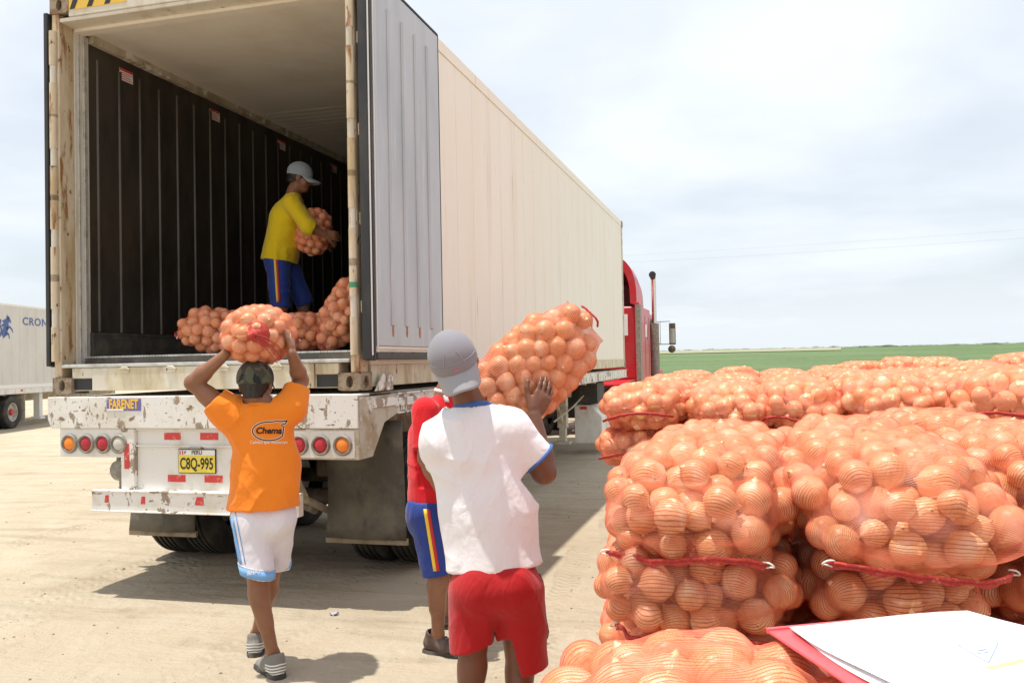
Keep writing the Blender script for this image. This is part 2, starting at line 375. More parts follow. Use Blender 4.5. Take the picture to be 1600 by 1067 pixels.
# far-off line of trees that reads as one mass
t = NT('far_foliage'); c = t.mix(t.ramp(t.noise(.25, detail=5), .4, .6), (0.16, 0.19, 0.16), (0.22, 0.245, 0.21)); MT['far_foliage'] = t.set(c, .9)
mb = MB()
rng = random.Random(5)
for i in range(520):
    a = R_(30) + R_(105) * (i + rng.random()) / 520
    r = 560 + rng.uniform(-25, 40)
    x = CAMP[0] + r * math.cos(a); y = CAMP[1] + r * math.sin(a)
    w = rng.uniform(2.0, 5.5); hh = rng.uniform(.6, 1.4) * (1.15 if rng.random() < .2 else .85)
    zb = gz(x, y) - .3
    n = 6
    vs = []
    for j, (rr, zz) in enumerate(((.7, 0), (1, .45), (.75, .8), (.3, 1.0))):
        for k in range(n):
            q = 2 * math.pi * k / n + rng.uniform(-.3, .3)
            s = rr * rng.uniform(.7, 1.2)
            vs.append((x + w * s * math.cos(q), y + w * s * math.sin(q), zb + hh * zz * rng.uniform(.85, 1.1)))
    fs = [(j * n + k, j * n + (k + 1) % n, (j + 1) * n + (k + 1) % n, (j + 1) * n + k) for j in range(3) for k in range(n)] + [tuple(range(18, 24))]
    mb.add(vs, fs)
tag(mb.build('distant_trees', 'far_foliage'), 'low grey-green line of trees along the far edge of the green field', 'tree line', kind='stuff')

# ---------------------------------------------------------------- shipping container
ZB, CW, CH, CL = 1.42, 2.438, 2.896, 12.192
cont = empty('shipping_container', 'long cream refrigerated shipping container with open doors on the white trailer', 'container', (0, 0, 0))
def oval_face(mb, o, ex, ey, w, h, rx, ry, depth, n=28):
    """rectangular face w x h around o with an oval hole going in by depth"""
    o = Vector(o); ex = Vector(ex); ey = Vector(ey); en = ex.cross(ey)
    inn, out = [], []
    for k in range(n):
        a = 2 * math.pi * (k + .5) / n
        ca, sa = math.cos(a), math.sin(a)
        inn.append(o + ex * rx * ca + ey * ry * sa)
        q = min((w / 2) / max(abs(ca), 1e-6), (h / 2) / max(abs(sa), 1e-6))
        out.append(o + ex * ca * q + ey * sa * q)
    dep = [p - en * depth for p in inn]
    fs = [(n + k, n + (k + 1) % n, (k + 1) % n, k) for k in range(n)]
    fs += [(k, (k + 1) % n, 2 * n + (k + 1) % n, 2 * n + k) for k in range(n)]
    fs += [tuple(range(2 * n, 3 * n))]
    mb.add(inn + out + dep, fs)
def casting(x0, y0, z0, sx, sy):
    """corner casting 162 x 178 x 118 whose outer corner is (x0, y0); sx, sy point inwards"""
    mb = MB()
    w, l, h = .162, .178, .118
    xa, xb = sorted((x0, x0 + sx * w)); ya, yb = sorted((y0, y0 + sy * l))
    yo = y0; xo = x0
    # end face and side face with holes, the others plain
    oval_face(mb, ((xa + xb) / 2, yo, z0 + h / 2), (sy, 0, 0), (0, 0, 1), w, h, .026, .040, .06)
    oval_face(mb, (xo, (ya + yb) / 2, z0 + h / 2), (0, -sx, 0), (0, 0, 1), l, h, .034, .040, .06)
    yi = y0 + sy * l; xi = x0 + sx * w
    mb.add([(xa, yi, z0), (xb, yi, z0), (xb, yi, z0 + h), (xa, yi, z0 + h)], [(0, 1, 2, 3)])
    mb.add([(xi, ya, z0), (xi, yb, z0), (xi, yb, z0 + h), (xi, ya, z0 + h)], [(0, 1, 2, 3)])
    for zz in (z0, z0 + h): mb.add([(xa, ya, zz), (xb, ya, zz), (xb, yb, zz), (xa, yb, zz)], [(0, 1, 2, 3)])
    return mb.build('corner_casting', 'casting', cont, recalc=False)
for (x0, sx) in ((0, 1), (CW, -1)):
    for (y0, sy) in ((0, 1), (CL, -1)):
        for z0 in (ZB, ZB + CH - .118): casting(x0, y0, z0, sx, sy)
# rear frame
for sd in (0, 1):
    mx = (lambda x: x) if sd == 0 else (lambda x: CW - x)
    def bx(mb, a, b, *r): mb.box(min(mx(a), mx(b)), max(mx(a), mx(b)), *r)
    mb = MB()
    bx(mb, .012, .074, .006, .15, ZB + .118, ZB + CH - .118)
    post = mb.build('corner_post', 'cream_rust', cont, bevel=.006)
    for zz in (.55, 1.13, 1.72, 2.33):          # hinge knuckles on the post, with a bare pin showing between them
        for k in (-1, 1):
            mb = MB(); z0 = ZB + zz + k * .19
            mb.tube([(mx(.036), -.010, z0 - .125), (mx(.036), -.010, z0 + .125)], .027, 12); bx(mb, .014, .060, -.010, .004, z0 - .122, z0 + .122)
            mb.build('hinge_lug', 'cream_rust', post, smooth=True)
        mb = MB(); mb.tube([(mx(.036), -.010, ZB + zz - .07), (mx(.036), -.010, ZB + zz + .07)], .022, 12); mb.build('hinge_pin', 'frame_white', post, smooth=True)
    if sd == 1:
        mb = MB(); mb.tube([(mx(.036), -.010, ZB + .675), (mx(.036), -.010, ZB + .71)], .0285, 12); mb.build('green_tape', 'green_paint', post)
    # reveal between post and lining
    mb = MB(); bx(mb, .0, .078, .153, .30, ZB + .2, ZB + 2.70)
    mb.build('door_jamb', 'frame_white', cont, bevel=.004)
    mb = MB(); bx(mb, .06, .092, .235, .265, ZB + .2, ZB + 2.70); bx(mb, .06, .086, .185, .20, ZB + .2, ZB + 2.70)
    mb.build('steel_edge', 'alu', cont, bevel=.003)
mb = MB()
mb.box(.162, CW - .162, .004, .16, ZB + 2.745, ZB + CH - .004)
mb.box(.074, CW - .074, .012, .16, ZB + 2.715, ZB + 2.745)
hd = mb.build('door_header', 'frame_white', cont, bevel=.006)
for k in range(6):   # hazard bands on the end of the header
    x = .175 + k * .075
    if k % 2: continue
    mb = MB(); mb.prism([(x, ZB + 2.795), (x + .045, ZB + 2.795), (x + .085, ZB + 2.885), (x + .04, ZB + 2.885)], .0, .0035)
    mb.build('hazard_stripe', 'black', hd)
mb = MB(); mb.box(.168, .66, .0012, .0035, ZB + 2.79, ZB + 2.889); mb.build('hazard_panel', 'hazard_yellow', hd)
# sill with fork pockets
mb = MB()
mb.box(.162, CW - .162, .03, .16, ZB + .02, ZB + .195)
for x0, x1 in ((.34, CW - .34),):
    mb.box(x0, x1, .002, .03, ZB + .022, ZB + .185)
mb.box(.162, .335, .010, .03, ZB + .112, ZB + .185); mb.box(CW - .335, CW - .162, .010, .03, ZB + .112, ZB + .185)
for x in (.62, 1.0, 1.42, 1.83): mb.box(x - .04, x + .04, -.012, .004, ZB + .145, ZB + .165); mb.prism([(x - .045, ZB + .165), (x + .045, ZB + .165), (x + .02, ZB + .19), (x - .02, ZB + .19)], -.014, .003)
sill = mb.build('door_sill', 'sill', cont, bevel=.005)
for a_ in (.165, CW - .332):
    mb = MB(); mb.box(a_, a_ + .167, .0275, .031, ZB + .025, ZB + .108); mb.build('sill_pocket', 'black', sill)
mb = MB(); mb.box(.08, CW - .08, -.004, .2, ZB + .187, ZB + .212); mb.build('sill_plate', 'alu', cont, bevel=.006)
# T-bar floor
mb = MB()
mb.box(.09, CW - .09, .22, CL - .3, ZB + .2, ZB + .225)
for i in range(44):
    x = .12 + i * (CW - .24) / 43
    mb.box(x - .004, x + .004, .22, CL - .3, ZB + .225, ZB + .262); mb.box(x - .0235, x + .0235, .22, CL - .3, ZB + .258, ZB + .27)
fl_ = mb.build('floor', 'alu', cont)
mb = MB(); mb.box(.10, CW - .10, .2125, .2195, ZB + .2125, ZB + .255); mb.build('floor_gap_shade', 'grime', fl_)  # dark strip standing in for the shade in the gaps below the T-bars
# side walls, outside skin in panels, inside lining with ribs
for sd in (0, 1):
    mx = (lambda x: x) if sd == 0 else (lambda x: CW - x)
    def bx(mb, a, b, *r): mb.box(min(mx(a), mx(b)), max(mx(a), mx(b)), *r)
    mb = MB()
    y = .182
    while y < CL - .2:
        y1 = min(y + .468, CL - .182)
        bx(mb, .012, .02, y + .003, y1 - .003, ZB + .17, ZB + CH - .115); y += .468
    bx(mb, .016, .03, .18, CL - .18, ZB + .16, ZB + CH - .11)
    w = mb.build('side_wall', 'cream', cont)
    mb = MB(); bx(mb, .004, .06, .178, CL - .178, ZB + CH - .112, ZB + CH - .006); bx(mb, .0015, .01, .178, CL - .178, ZB + CH - .112, ZB + CH - .098)
    mb.build('top_rail', 'cream', cont, bevel=.004)
    mb = MB(); bx(mb, .006, .06, .178, CL - .178, ZB + .02, ZB + .168); bx(mb, .002, .01, .178, CL - .178, ZB + .02, ZB + .034)
    for yy in (1.0, 1.9, 3.4, 5.2, 7.4, 9.4): bx(mb, .003, .01, yy, yy + .06, ZB + .05, ZB + .1)
    mb.build('bottom_rail', 'sill', cont, bevel=.004)
    mb = MB()
    bx(mb, .04, .076, .30, CL - .4, ZB + .27, ZB + 2.715)
    k = 0
    y = .40
    while y < CL - .6:
        a, b = (.076, .090)
        xs = [(mx(.0765), y - .020), (mx(.088), y - .010), (mx(.088), y + .010), (mx(.0765), y + .020)]
        mb.prism(xs, ZB + .46, ZB + 2.56 - .015 * (k % 2), 'z'); y += .2435; k += 1
    lin = mb.build('wall_lining', 'steel_lining', cont)
    mb = MB(); bx(mb, .074, .105, .29, CL - .4, ZB + .23, ZB + .44); bx(mb, .070, .110, .29, CL - .4, ZB + .432, ZB + .452)
    mb.build('kick_plate', 'dark', cont, bevel=.004)
    mb = MB(); bx(mb, .072, .125, .30, CL - .4, ZB + 2.655, ZB + 2.72)
    mb.build('wall_cove', 'dusty', cont)
    if sd == 0:
        y = .72
        for k in range(4):
            st = MB(); st.box(.0765, .0785, y - .078, y + .078, ZB + 2.49, ZB + 2.585)
            s1 = st.build('warning_sticker', 'off_white', cont)
            st = MB(); st.box(.079, .0805, y - .078, y + .078, ZB + 2.565, ZB + 2.585)
            for j in range(4): st.box(.079, .0803, y - .07, y + .07 - .02 * (j % 3), ZB + 2.50 + j * .016, ZB + 2.505 + j * .016)
            st.build('red_heading', 'red_refl', s1); y += 1.215
mb = MB()
mb.box(.05, CW - .05, .17, CL - .2, ZB + 2.715, ZB + 2.735)
mb.box(.078, CW - .078, .15, .24, ZB + 2.69, ZB + 2.714)
for i in range(70):
    yy = 2.6 + i * .125; mb.box(.13, CW - .13, yy, yy + .05, ZB + 2.7125, ZB + 2.7145)
mb.build('ceiling_panel', 'ceiling', cont)
mb = MB(); mb.box(.02, CW - .02, .162, CL - .17, ZB + CH - .03, ZB + CH - .012)
for i in range(48): mb.box(.06, CW - .06, .4 + i * .24, .46 + i * .24, ZB + CH - .012, ZB + CH + .004)
mb.build('roof', 'cream', cont)
mb = MB(); mb.box(.07, CW - .07, CL - .42, CL - .36, ZB + .2, ZB + 2.72); mb.box(.4, CW - .4, CL - .45, CL - .42, ZB + 1.9, ZB + 2.5)
mb.build('front_bulkhead', 'steel_lining', cont)
# cooling machine in the front frame
mb = MB(); mb.box(.165, CW - .165, CL - .33, CL - .03, ZB + .12, ZB + CH - .12)
un = mb.build('cooling_unit', 'off_white', cont, bevel=.01)
mb = MB()
for i in range(9): mb.box(.3, 1.2, CL - .03, CL - .015, ZB + .3 + i * .06, ZB + .33 + i * .06)
mb.build('grille', 'dark', un)
mb = MB(); mb.lathe([(.0, .012), (.28, .012), (.3, 0)], (1.75, CL - .03, ZB + 1.9), 'y', 24); mb.build('fan_cover', 'dark', un)
for x0 in (.01, CW - .15):
    mb = MB(); mb.box(x0, x0 + .14, CL - .16, CL - .004, ZB + .118, ZB + CH - .118); mb.build('front_post', 'dusty', cont, bevel=.006)
for z0, z1 in ((CH - .1, CH - .006), (.01, .118)):
    mb = MB(); mb.box(.162, CW - .162, CL - .15, CL - .004, ZB + z0, ZB + z1); mb.build('front_beam', 'dusty', cont, bevel=.005)
# doors folded back along the sides
for sd in (1, 0):
    mx = (lambda x: CW + x * .66) if sd == 1 else (lambda x: -x * .34)
    def bx(mb, a, b, *r): mb.box(min(mx(a), mx(b)), max(mx(a), mx(b)), *r)
    Y0, Y1, Z0, Z1 = -.012, 1.335, ZB + .23, ZB + 2.79
    mb = MB(); bx(mb, .035, .115, Y0 + .04, Y1, Z0 + .02, Z1)
    dr = mb.build('door', 'cream', cont, bevel=.006)
    # inner skin faces outwards now; shallow ribs and a raised panel
    mb = MB(); bx(mb, .116, .142, Y0 + .085, Y1 - .004, Z0 + .06, Z1 - .004)
    rib_y = (.33, .58, .83, 1.08)
    for yy in rib_y:
        mb.prism([(mx(.1415), yy - .032), (mx(.164), yy - .014), (mx(.164), yy + .014), (mx(.1415), yy + .032)], Z0 + .20, Z1 - .17, 'z')
    sk = mb.build('door_lining', 'door_skin', dr, bevel=.008)
    for yy in (.33, .58, .83):
        mb = MB(); mb.prism([(yy - .010, Z0 + .13), (yy + .008, Z0 + .125), (yy + .019, Z0 + .16), (yy + .014, Z0 + .20), (yy + .006, Z0 + .25), (yy - .004, Z0 + .21), (yy - .016, Z0 + .185), (yy - .019, Z0 + .155)], mx(.1425), mx(.1435), 'x')
        mb.build('rust_mark', 'rust_spot', sk)
    mb = MB()
    bx(mb, .03, .13, Y0 - .004, Y0 + .036, Z0 - .03, Z1); bx(mb, .03, .138, Y0 + .036, Y0 + .07, Z0 - .035, Z1 + .008)
    bx(mb, .05, .146, Y0 + .0705, Y1, Z0 - .03, Z0 + .015); bx(mb, .05, .146, Y0 + .0705, Y1, Z1 + .002, Z1 + .02)
    bx(mb, .05, .14, Y1 + .002, Y1 + .02, Z0 - .03, Z1 + .02)
    mb.build('gasket', 'rubber', dr, bevel=.008)
    mb = MB(); bx(mb, .131, .1425, Y0 + .004, Y0 + .012, Z0, Z1); bx(mb, .139, .147, Y0 + .074, Y0 + .083, Z0 + .02, Z1); bx(mb, .139, .149, Y0 + .083, Y1 - .003, Z0 + .045, Z0 + .055)
    mb.build('gasket_trim', 'off_white', dr)
    for zz in (.51, 1.09, 1.68, 2.29):
        mb = MB(); bx(mb, .004, .03, Y0 + .02, Y0 + .12, ZB + zz, ZB + zz + .08); mb.build('hinge_blade', 'cream_rust', dr, bevel=.005)
    mb = MB()
    for yy in (.5, .9):
        mb = MB()
        mb.tube([(mx(.018), yy, Z0), (mx(.018), yy, Z1)], .012, 8)
        for zz in (.3, 1.1, 1.9): bx(mb, .006, .03, yy - .04, yy + .04, Z0 + zz, Z0 + zz + .06)
        mb.build('locking_bar', 'casting', dr, smooth=True)

# ---------------------------------------------------------------- trailer chassis
tr = empty('trailer', 'white chipped semi-trailer chassis with round tail lamps and yellow number plate', 'trailer', (0, 0, 0))
BX0, BX1 = .045, 2.46
mb = MB()
poly = [(BX0, 1.245), (BX0 + .03, 1.18), (BX1 - .0, 1.18), (BX1, 1.402), (BX0, 1.402)]
mb.prism(poly, -.10, -.085)
mb.box(BX0 + .005, BX1 - .005, -.085, .10, 1.384, 1.400)
mb.box(BX0 + .02, BX1 - .005, -.085, .06, 1.181, 1.2)
rb = mb.build('rear_beam', 'chipped', tr, bevel=.006)
mb = MB(); mb.box(.55, .83, -.1035, -.1005, 1.302, 1.385); st = mb.build('sticker', 'sticker_blue', rb)
vs, fs = text_geo('FARENET', .088, bold=.0035)
mb = MB(); mb.add(place2d(vs, (.69, -.104, 1.346), (1, 0, 0), (0, 0, 1), (0, -1, 0), .0012, sx=.66), fs); mb.build('lettering', 'sticker_yellow', st, recalc=False)
vs, fs = text_geo('camiones', .026)
mb = MB(); mb.box(.552, .69, -.1052, -.1037, 1.303, 1.316); mb.build('small_print', 'off_white', st)
# lamps
for side in (0, 1):
    xs = (.228, .369, .509, .640) if side == 0 else (2.348, 2.192, 2.036, 1.89)
    xa, xb = (.14, .71) if side == 0 else (1.82, 2.46)
    mb = MB(); mb.box(xa, xb, -.088, -.075, .978, 1.178); mb.box(xa, xb, -.075, .02, .978, .990)
    if side == 1: mb.prism([(-.075, .978), (.12, .978), (.32, 1.19), (.55, 1.24), (.55, 1.38), (-.075, 1.38)], 2.448, 2.462, 'x')
    lp = mb.build('lamp_panel', 'white' if side == 0 else 'dusty', tr, bevel=.005)
    if side == 1:
        mb = MB(); mb.box(xa + .005, xb - .03, -.0912, -.0885, .99, 1.165); mb.build('lamp_plate', 'white', lp)
    for k, x in enumerate(xs):
        mb = MB(); mb.lathe([(.047, -.003), (.052, -.016), (.060, -.018), (.067, -.010), (.068, .0)], (x, -.0915, 1.072), 'y', 28)
        lamp = mb.build('tail_lamp', 'lamp_ring', tr, smooth=True)
        mb = MB(); mb.lathe([(0, -.020), (.02, -.0195), (.036, -.014), (.048, -.005)], (x, -.0915, 1.072), 'y', 28)
        mb.build('lens', ('amber_lens', 'red_lens', 'red_lens', 'clear_lens')[k], lamp, smooth=True)
# centre panel with plate
mb = MB()
mb.box(.765, 1.70, -.06, -.048, .745, 1.178)
mb.box(.765, 1.70, -.078, -.0605, 1.052, 1.064)
mb.box(.765, 1.70, -.078, -.0605, 1.166, 1.1785)
cp = mb.build('rear_panel', 'white', tr, bevel=.004)
for x0 in (.655, 1.70):
    mb = MB(); mb.box(x0, x0 + .11, -.092, -.03, .75, 1.177); gp = mb.build('guard_post', 'chipped', tr, bevel=.006)
    mb = MB(); mb.box(x0 + .03, x0 + .068, -.0955, -.0925, .90, 1.075); mb.build('reflector', 'red_refl', gp)
for x, z, w in ((.985, 1.10, .13), (1.27, 1.10, .14), (1.01, .812, .14), (1.30, .812, .14), (1.52, 1.10, .1), (1.55, .812, .12)):
    mb = MB(); mb.box(x, x + w, -.0625, -.0605, z, z + .048); mb.build('reflector', 'red_refl', cp)
mb = MB(); mb.box(1.10, 1.395, -.070, -.064, .873, 1.038); pl = mb.build('number_plate', 'black', tr, bevel=.004)
mb = MB(); mb.box(1.106, 1.389, -.0725, -.0705, .879, .995); mb.build('plate_field', 'yellow', pl)
mb = MB(); mb.box(1.106, 1.389, -.0725, -.0705, .996, 1.032); mb.build('plate_band', 'off_white', pl)
mb = MB()
for x in (1.113, 1.133): mb.box(x, x + .010, -.074, -.0727, 1.0, 1.028)
mb.build('plate_flag', 'red_refl', pl)
mb = MB()
vs, fs = text_geo('C8Q-995', .108, bold=.0022); mb.add(place2d(vs, (1.247, -.0728, .936), (1, 0, 0), (0, 0, 1), (0, -1, 0), .0012, sx=.63), fs)
vs, fs = text_geo('PERU', .036, bold=.0006); mb.add(place2d(vs, (1.25, -.0728, 1.013), (1, 0, 0), (0, 0, 1), (0, -1, 0), .0012, sx=1.0), fs)
vs, fs = text_geo('P', .03, bold=.0006); mb.add(place2d(vs, (1.158, -.0728, 1.013), (1, 0, 0), (0, 0, 1), (0, -1, 0), .0012), fs)
mb.build('lettering', 'black', pl, recalc=False)
mb = MB(); mb.tube([(1.20, -.066, 1.047), (1.20, -.085, 1.047), (1.29, -.085, 1.047), (1.29, -.066, 1.047)], .008, 8); mb.box(1.215, 1.275, -.09, -.062, 1.036, 1.05); mb.build('plate_lamp', 'lamp_ring', pl)
# bumper guard
mb = MB(); mb.box(.437, 2.043, -.125, -.06, .605, .757); mb.box(.437, 2.043, -.135, -.125, .742, .757); mb.box(.437, 2.043, -.135, -.125, .605, .617)
ug = mb.build('underride_guard', 'chipped', tr, bevel=.005)
for x, w, z, h in ((.545, .035, .67, .05), (.84, .035, .665, .052), (1.265, .07, .667, .056), (1.565, .06, .667, .056), (1.8, .05, .667, .056)):
    mb = MB(); mb.prism([(x, z), (x + w, z), (x + w, z + h), (x + w * .25, z + h)] if w < .06 or x < 1.4 else [(x, z), (x + w, z), (x + w, z + h), (x, z + h)], -.1278, -.1255)
    mb.build('reflector', 'red_refl', ug)
mb = MB(); mb.lathe([(0, -.006), (.06, -.004), (.07, .0), (.07, .012), (0, .012)], (.605, -.06, .883), 'y', 24); mb.tube([(.62, -.052, .83), (.625, -.05, .7), (.62, -.04, .62)], .013, 8); mb.tube([(.60, -.05, .95), (.60, -.04, .99)], .015, 8)
mb.build('round_disc', 'lamp_ring', tr, smooth=True)
# frame rails, cross members, added light-blocking deck plates, side rails
mb = MB()
for x0 in (.72, 1.60): mb.box(x0, x0 + .12, -.045, 12.0, .93, 1.36)
for i in range(14): mb.box(.06, 2.38, .5 + i * .85, .6 + i * .85, 1.2, 1.37)
mb.box(.04, 2.40, .102, 12.1, 1.386, 1.396)  # deck plate added to stop light leaking through onto the ground
mb.box(.04, 2.40, .062, .56, 1.30, 1.372)  # second added plate, closes the light gap behind the rear beam
mb.build('frame_rail', 'dusty', tr, bevel=.004)
for x0, x1, o in ((2.405, 2.452, 1), (-.012, .035, -1)):
    mb = MB()
    mb.box(x0, x1, .55, 12.15, 1.235, 1.385)
    xo = x1 if o > 0 else x0
    for i in range(46):
        yy = .62 + i * .25
        mb.box(min(xo, xo + o * .012), max(xo, xo + o * .012), yy, yy + .085, 1.255, 1.33)
    mb.box(min(xo, xo + o * .018), max(xo, xo + o * .018), .55, 12.15, 1.372, 1.3855); mb.box(min(xo, xo + o * .018), max(xo, xo + o * .018), .55, 12.15, 1.236, 1.249)
    mb.build('side_rail', 'chipped', tr, bevel=.003)
mb = MB()
for yy in (.15, .28): mb.prism([(yy, 1.41), (yy + .17, 1.41), (yy + .17, 1.52), (yy + .13, 1.53)], 2.462, 2.475, 'x')
mb.box(2.452, 2.478, .12, .5, 1.30, 1.36); mb.box(2.452, 2.475, .5, .95, 1.29, 1.35)
mb.build('twistlock_bracket', 'chipped', tr, bevel=.004)
# mud flaps
for x0, x1 in ((.05, .66), (1.79, 2.437)):
    mb = MB()
    n, mI = 8, 6
    vs, fs = [], []
    for j in range(n + 1):
        for i in range(mI + 1):
            u, w = i / mI, j / n
            vs.append((x0 + (x1 - x0) * u + .012 * math.sin(w * 3) * (1 - 2 * u), .70 + .05 * math.sin(w * 2.6) + .018 * math.sin(u * 5 + w * 2), 1.18 - .88 * w))
    for j in range(n):
        for i in range(mI): fs.append((j * (mI + 1) + i, j * (mI + 1) + i + 1, (j + 1) * (mI + 1) + i + 1, (j + 1) * (mI + 1) + i))
    mb.add(vs, fs); fl = mb.build('mud_flap', 'flap', tr, smooth='all')
    so = fl.modifiers.new('thick', 'SOLIDIFY'); so.thickness = .012
    mb = MB(); mb.box(x0 - .005, x1 + .005, .735, .765, .262, .31); mb.build('flap_weight', 'concrete_strip', fl, bevel=.004)
# wheels
def wheel_mesh(mb_t, mb_r, cx, cy, cz, w, r, out):
    """tyre lathe with grooves along x; out = +1 if the visible hub faces +x"""
    h = w / 2
    pr = [(r * .56, -h * .9), (r * .66, -h * 1.02), (r * .86, -h * 1.04), (r * .96, -h * .92), (r * .995, -h * .78)]
    for g in (-.5, -.17, .17, .5):
        pr += [(r, h * (g - .10)), (r * .972, h * (g - .07)), (r * .972, h * (g + .07)), (r, h * (g + .10))]
    pr += [(r * .995, h * .78), (r * .96, h * .92), (r * .86, h * 1.04), (r * .66, h * 1.02), (r * .56, h * .9)]
    mb_t.lathe(pr, (cx, cy, cz), 'x', 56)
    o = out
    mb_r.lathe([(r * .57, o * h * .85), (r * .52, o * h * .8), (r * .50, o * h * .1), (r * .36, -o * h * .1), (r * .2, o * h * .25), (r * .16, o * h * .75), (0, o * h * .8)], (cx, cy, cz), 'x', 36)
def axle(parent, cy, cz=.5, r=.5, xs=(.145, .475, 1.965, 2.295), w=.275):
    for x in xs:
        a, b = MB(), MB()
        wheel_mesh(a, b, x, cy, cz, w, r, 1 if x > 1.2 else -1)
        wh = a.build('wheel', 'tyre', parent, smooth=True)
        b.build('rim', 'wheel_rim', wh, smooth=True)
    mb = MB(); mb.tube([(xs[0], cy, cz), (xs[-1], cy, cz)], .07, 12); mb.build('axle', 'grime', parent, smooth=True)
axle(tr, 1.42); axle(tr, 2.72)
mb = MB()
for x in (.72, 1.60):
    mb.box(x - .02, x + .14, 1.0, 3.1, .72, .95); mb.box(x + .02, x + .1, 1.25, 1.6, .5, .75); mb.box(x + .02, x + .1, 2.55, 2.9, .5, .75)
mb.build('suspension', 'grime', tr, bevel=.006)
mb = MB()
for x in (1.55, 1.68): mb.tube([(x, .35, .95), (x + .02, .6, .6), (x + .01, 1.0, .45)], .03, 8)
mb.box(1.50, 1.62, .2, .35, .62, 1.0); mb.box(1.66, 1.74, .22, .3, .35, .95)
mb.build('air_tank_bracket', 'dusty', tr)
mb = MB(); mb.tube([(.95, .75, .78), (1.5, .75, .78)], .12, 16); mb.build('air_tank', 'grime', tr, smooth=True)
# landing gear
for x in (.35, 2.02):
    mb = MB(); mb.box(x - .07, x + .07, 8.05, 8.21, .55, 1.22); mb.box(x - .05, x + .05, 8.07, 8.19, .34, .55); mb.box(x - .12, x + .12, 8.0, 8.26, .30, .34)
    mb.tube([(x, 8.1, .62), (x - .0, 7.35, 1.2)], .03, 8)
    mb.tube([(x + .12, 7.0, .72), (x + .13, 8.3, .86), (x + .13, 9.2, 1.0)], .014, 6)
    mb.build('landing_leg', 'dusty', tr, bevel=.006)
mb = MB(); mb.tube([(.35, 8.13, .95), (2.02, 8.13, .95)], .03, 8); mb.build('leg_shaft', 'grime', tr)
mb = MB(); mb.prism([(1.97, .2), (2.43, .2), (2.43, .64), (2.24, .84), (1.97, .84)], 9.3, 10.2, 'y')
tb = mb.build('tool_box', 'white', tr, bevel=.01)
mb = MB(); mb.box(2.06, 2.18, 9.2955, 9.298, .76, .81); mb.build('reflector', 'red_refl', tb)
mb = MB(); mb.box(2.06, 2.38, 9.2, 9.9, .862, 1.2); mb.build('box_bracket', 'dark', tb)
mb = MB(); mb.box(.5, 1.9, 10.3, 11.6, .55, 1.2); mb.build('added_dark_box', 'dark', tr, bevel=.03)  # invented dark box, added to darken the view beneath the trailer
mb = MB(); mb.lathe([(.2, -.12), (.44, -.14), (.5, -.08), (.5, .08), (.44, .14), (.2, .12)], (1.2, 9.0, .82), 'z', 36); mb.build('added_spare_wheel', 'tyre', tr, smooth=True)  # made-up wheel, put in so the underside looks darker
vs, fs = text_geo('RETIRAL', .095, bold=.002)
mb = MB(); mb.add(place2d(vs, (2.4725, 9.9, 1.33), (0, 1, 0), (0, 0, 1), (1, 0, 0), .001), fs); mb.build('lettering', 'lamp_ring', tr, recalc=False)

# ---------------------------------------------------------------- tractor unit
ct = empty('tractor_truck', 'red semi truck cab with tall roof fairing and chrome exhaust in front of the container', 'truck', (0, 0, 0))
mb = MB()
mb.box(.06, 2.36, 14.62, 16.9, 1.12, 2.78); sl = mb.build('sleeper', 'cab_red', ct, bevel=.06, seg=3)
mb = MB(); mb.box(.0, .10, 14.45, 14.63, 1.05, 2.86); mb.box(-.01, .06, 14.62, 16.6, 1.05, 2.78); mb.build('side_fairing', 'cab_red', ct, bevel=.02)
mb = MB(); mb.box(2.34, 2.44, 14.45, 14.63, 1.05, 2.86); mb.box(2.36, 2.43, 14.62, 16.6, 1.05, 2.78); mb.build('side_fairing', 'cab_red', ct, bevel=.02)
mb = MB(); mb.box(2.435, 2.455, 14.44, 14.75, 1.1, 2.8); mb.box(2.36, 2.45, 14.435, 14.449, 1.1, 2.8); mb.build('fairing_trim', 'lamp_ring', ct)
mb = MB(); mb.box(2.02, 2.16, 14.605, 14.6175, 2.12, 2.60); mb.box(2.431, 2.4335, 15.6, 15.9, 2.1, 2.4); mb.build('white_label', 'off_white', sl)
mb = MB(); mb.box(2.4305, 2.434, 15.55, 15.57, 1.2, 2.6); mb.box(2.4305, 2.434, 16.3, 16.32, 1.2, 2.6); mb.box(2.4305, 2.4345, 15.9, 16.0, 2.05, 2.3); mb.build('panel_joint', 'cab_red_in', sl)
# roof fairing: hollow arch open to the rear
def arch(y, hw, z0, z1, n=20, p=3.2):
    pts = []
    for i in range(n + 1):
        a = math.pi * i / n
        ca, sa = math.cos(a), math.sin(a)
        pts.append((1.21 + hw * math.copysign(abs(ca) ** (2 / p), ca), y, z0 + (z1 - z0) * abs(sa) ** (2 / p)))
    return pts
mb = MB(); n = 20
rings = [arch(14.55, 1.17, 2.78, 4.02), arch(15.2, 1.17, 2.78, 3.96), arch(16.0, 1.14, 2.78, 3.75), arch(16.8, 1.05, 2.78, 3.35), arch(17.5, .85, 2.78, 2.95)]
vs = [p for r in rings for p in r]
mb.add(vs, [(j * (n + 1) + i, j * (n + 1) + i + 1, (j + 1) * (n + 1) + i + 1, (j + 1) * (n + 1) + i) for j in range(4) for i in range(n)])
rim_o, rim_i = arch(14.55, 1.17, 2.78, 4.02), arch(14.56, 1.02, 2.84, 3.84)
mb.add(rim_o + rim_i, [(i, i + 1, n + 2 + i, n + 1 + i) for i in range(n)])
rf = mb.build('roof_fairing', 'cab_red', ct, smooth=True, recalc=False)
mb = MB(); ins = [arch(14.56, 1.02, 2.84, 3.84), arch(15.4, 1.0, 2.84, 3.7), arch(16.2, .95, 2.84, 3.45)]
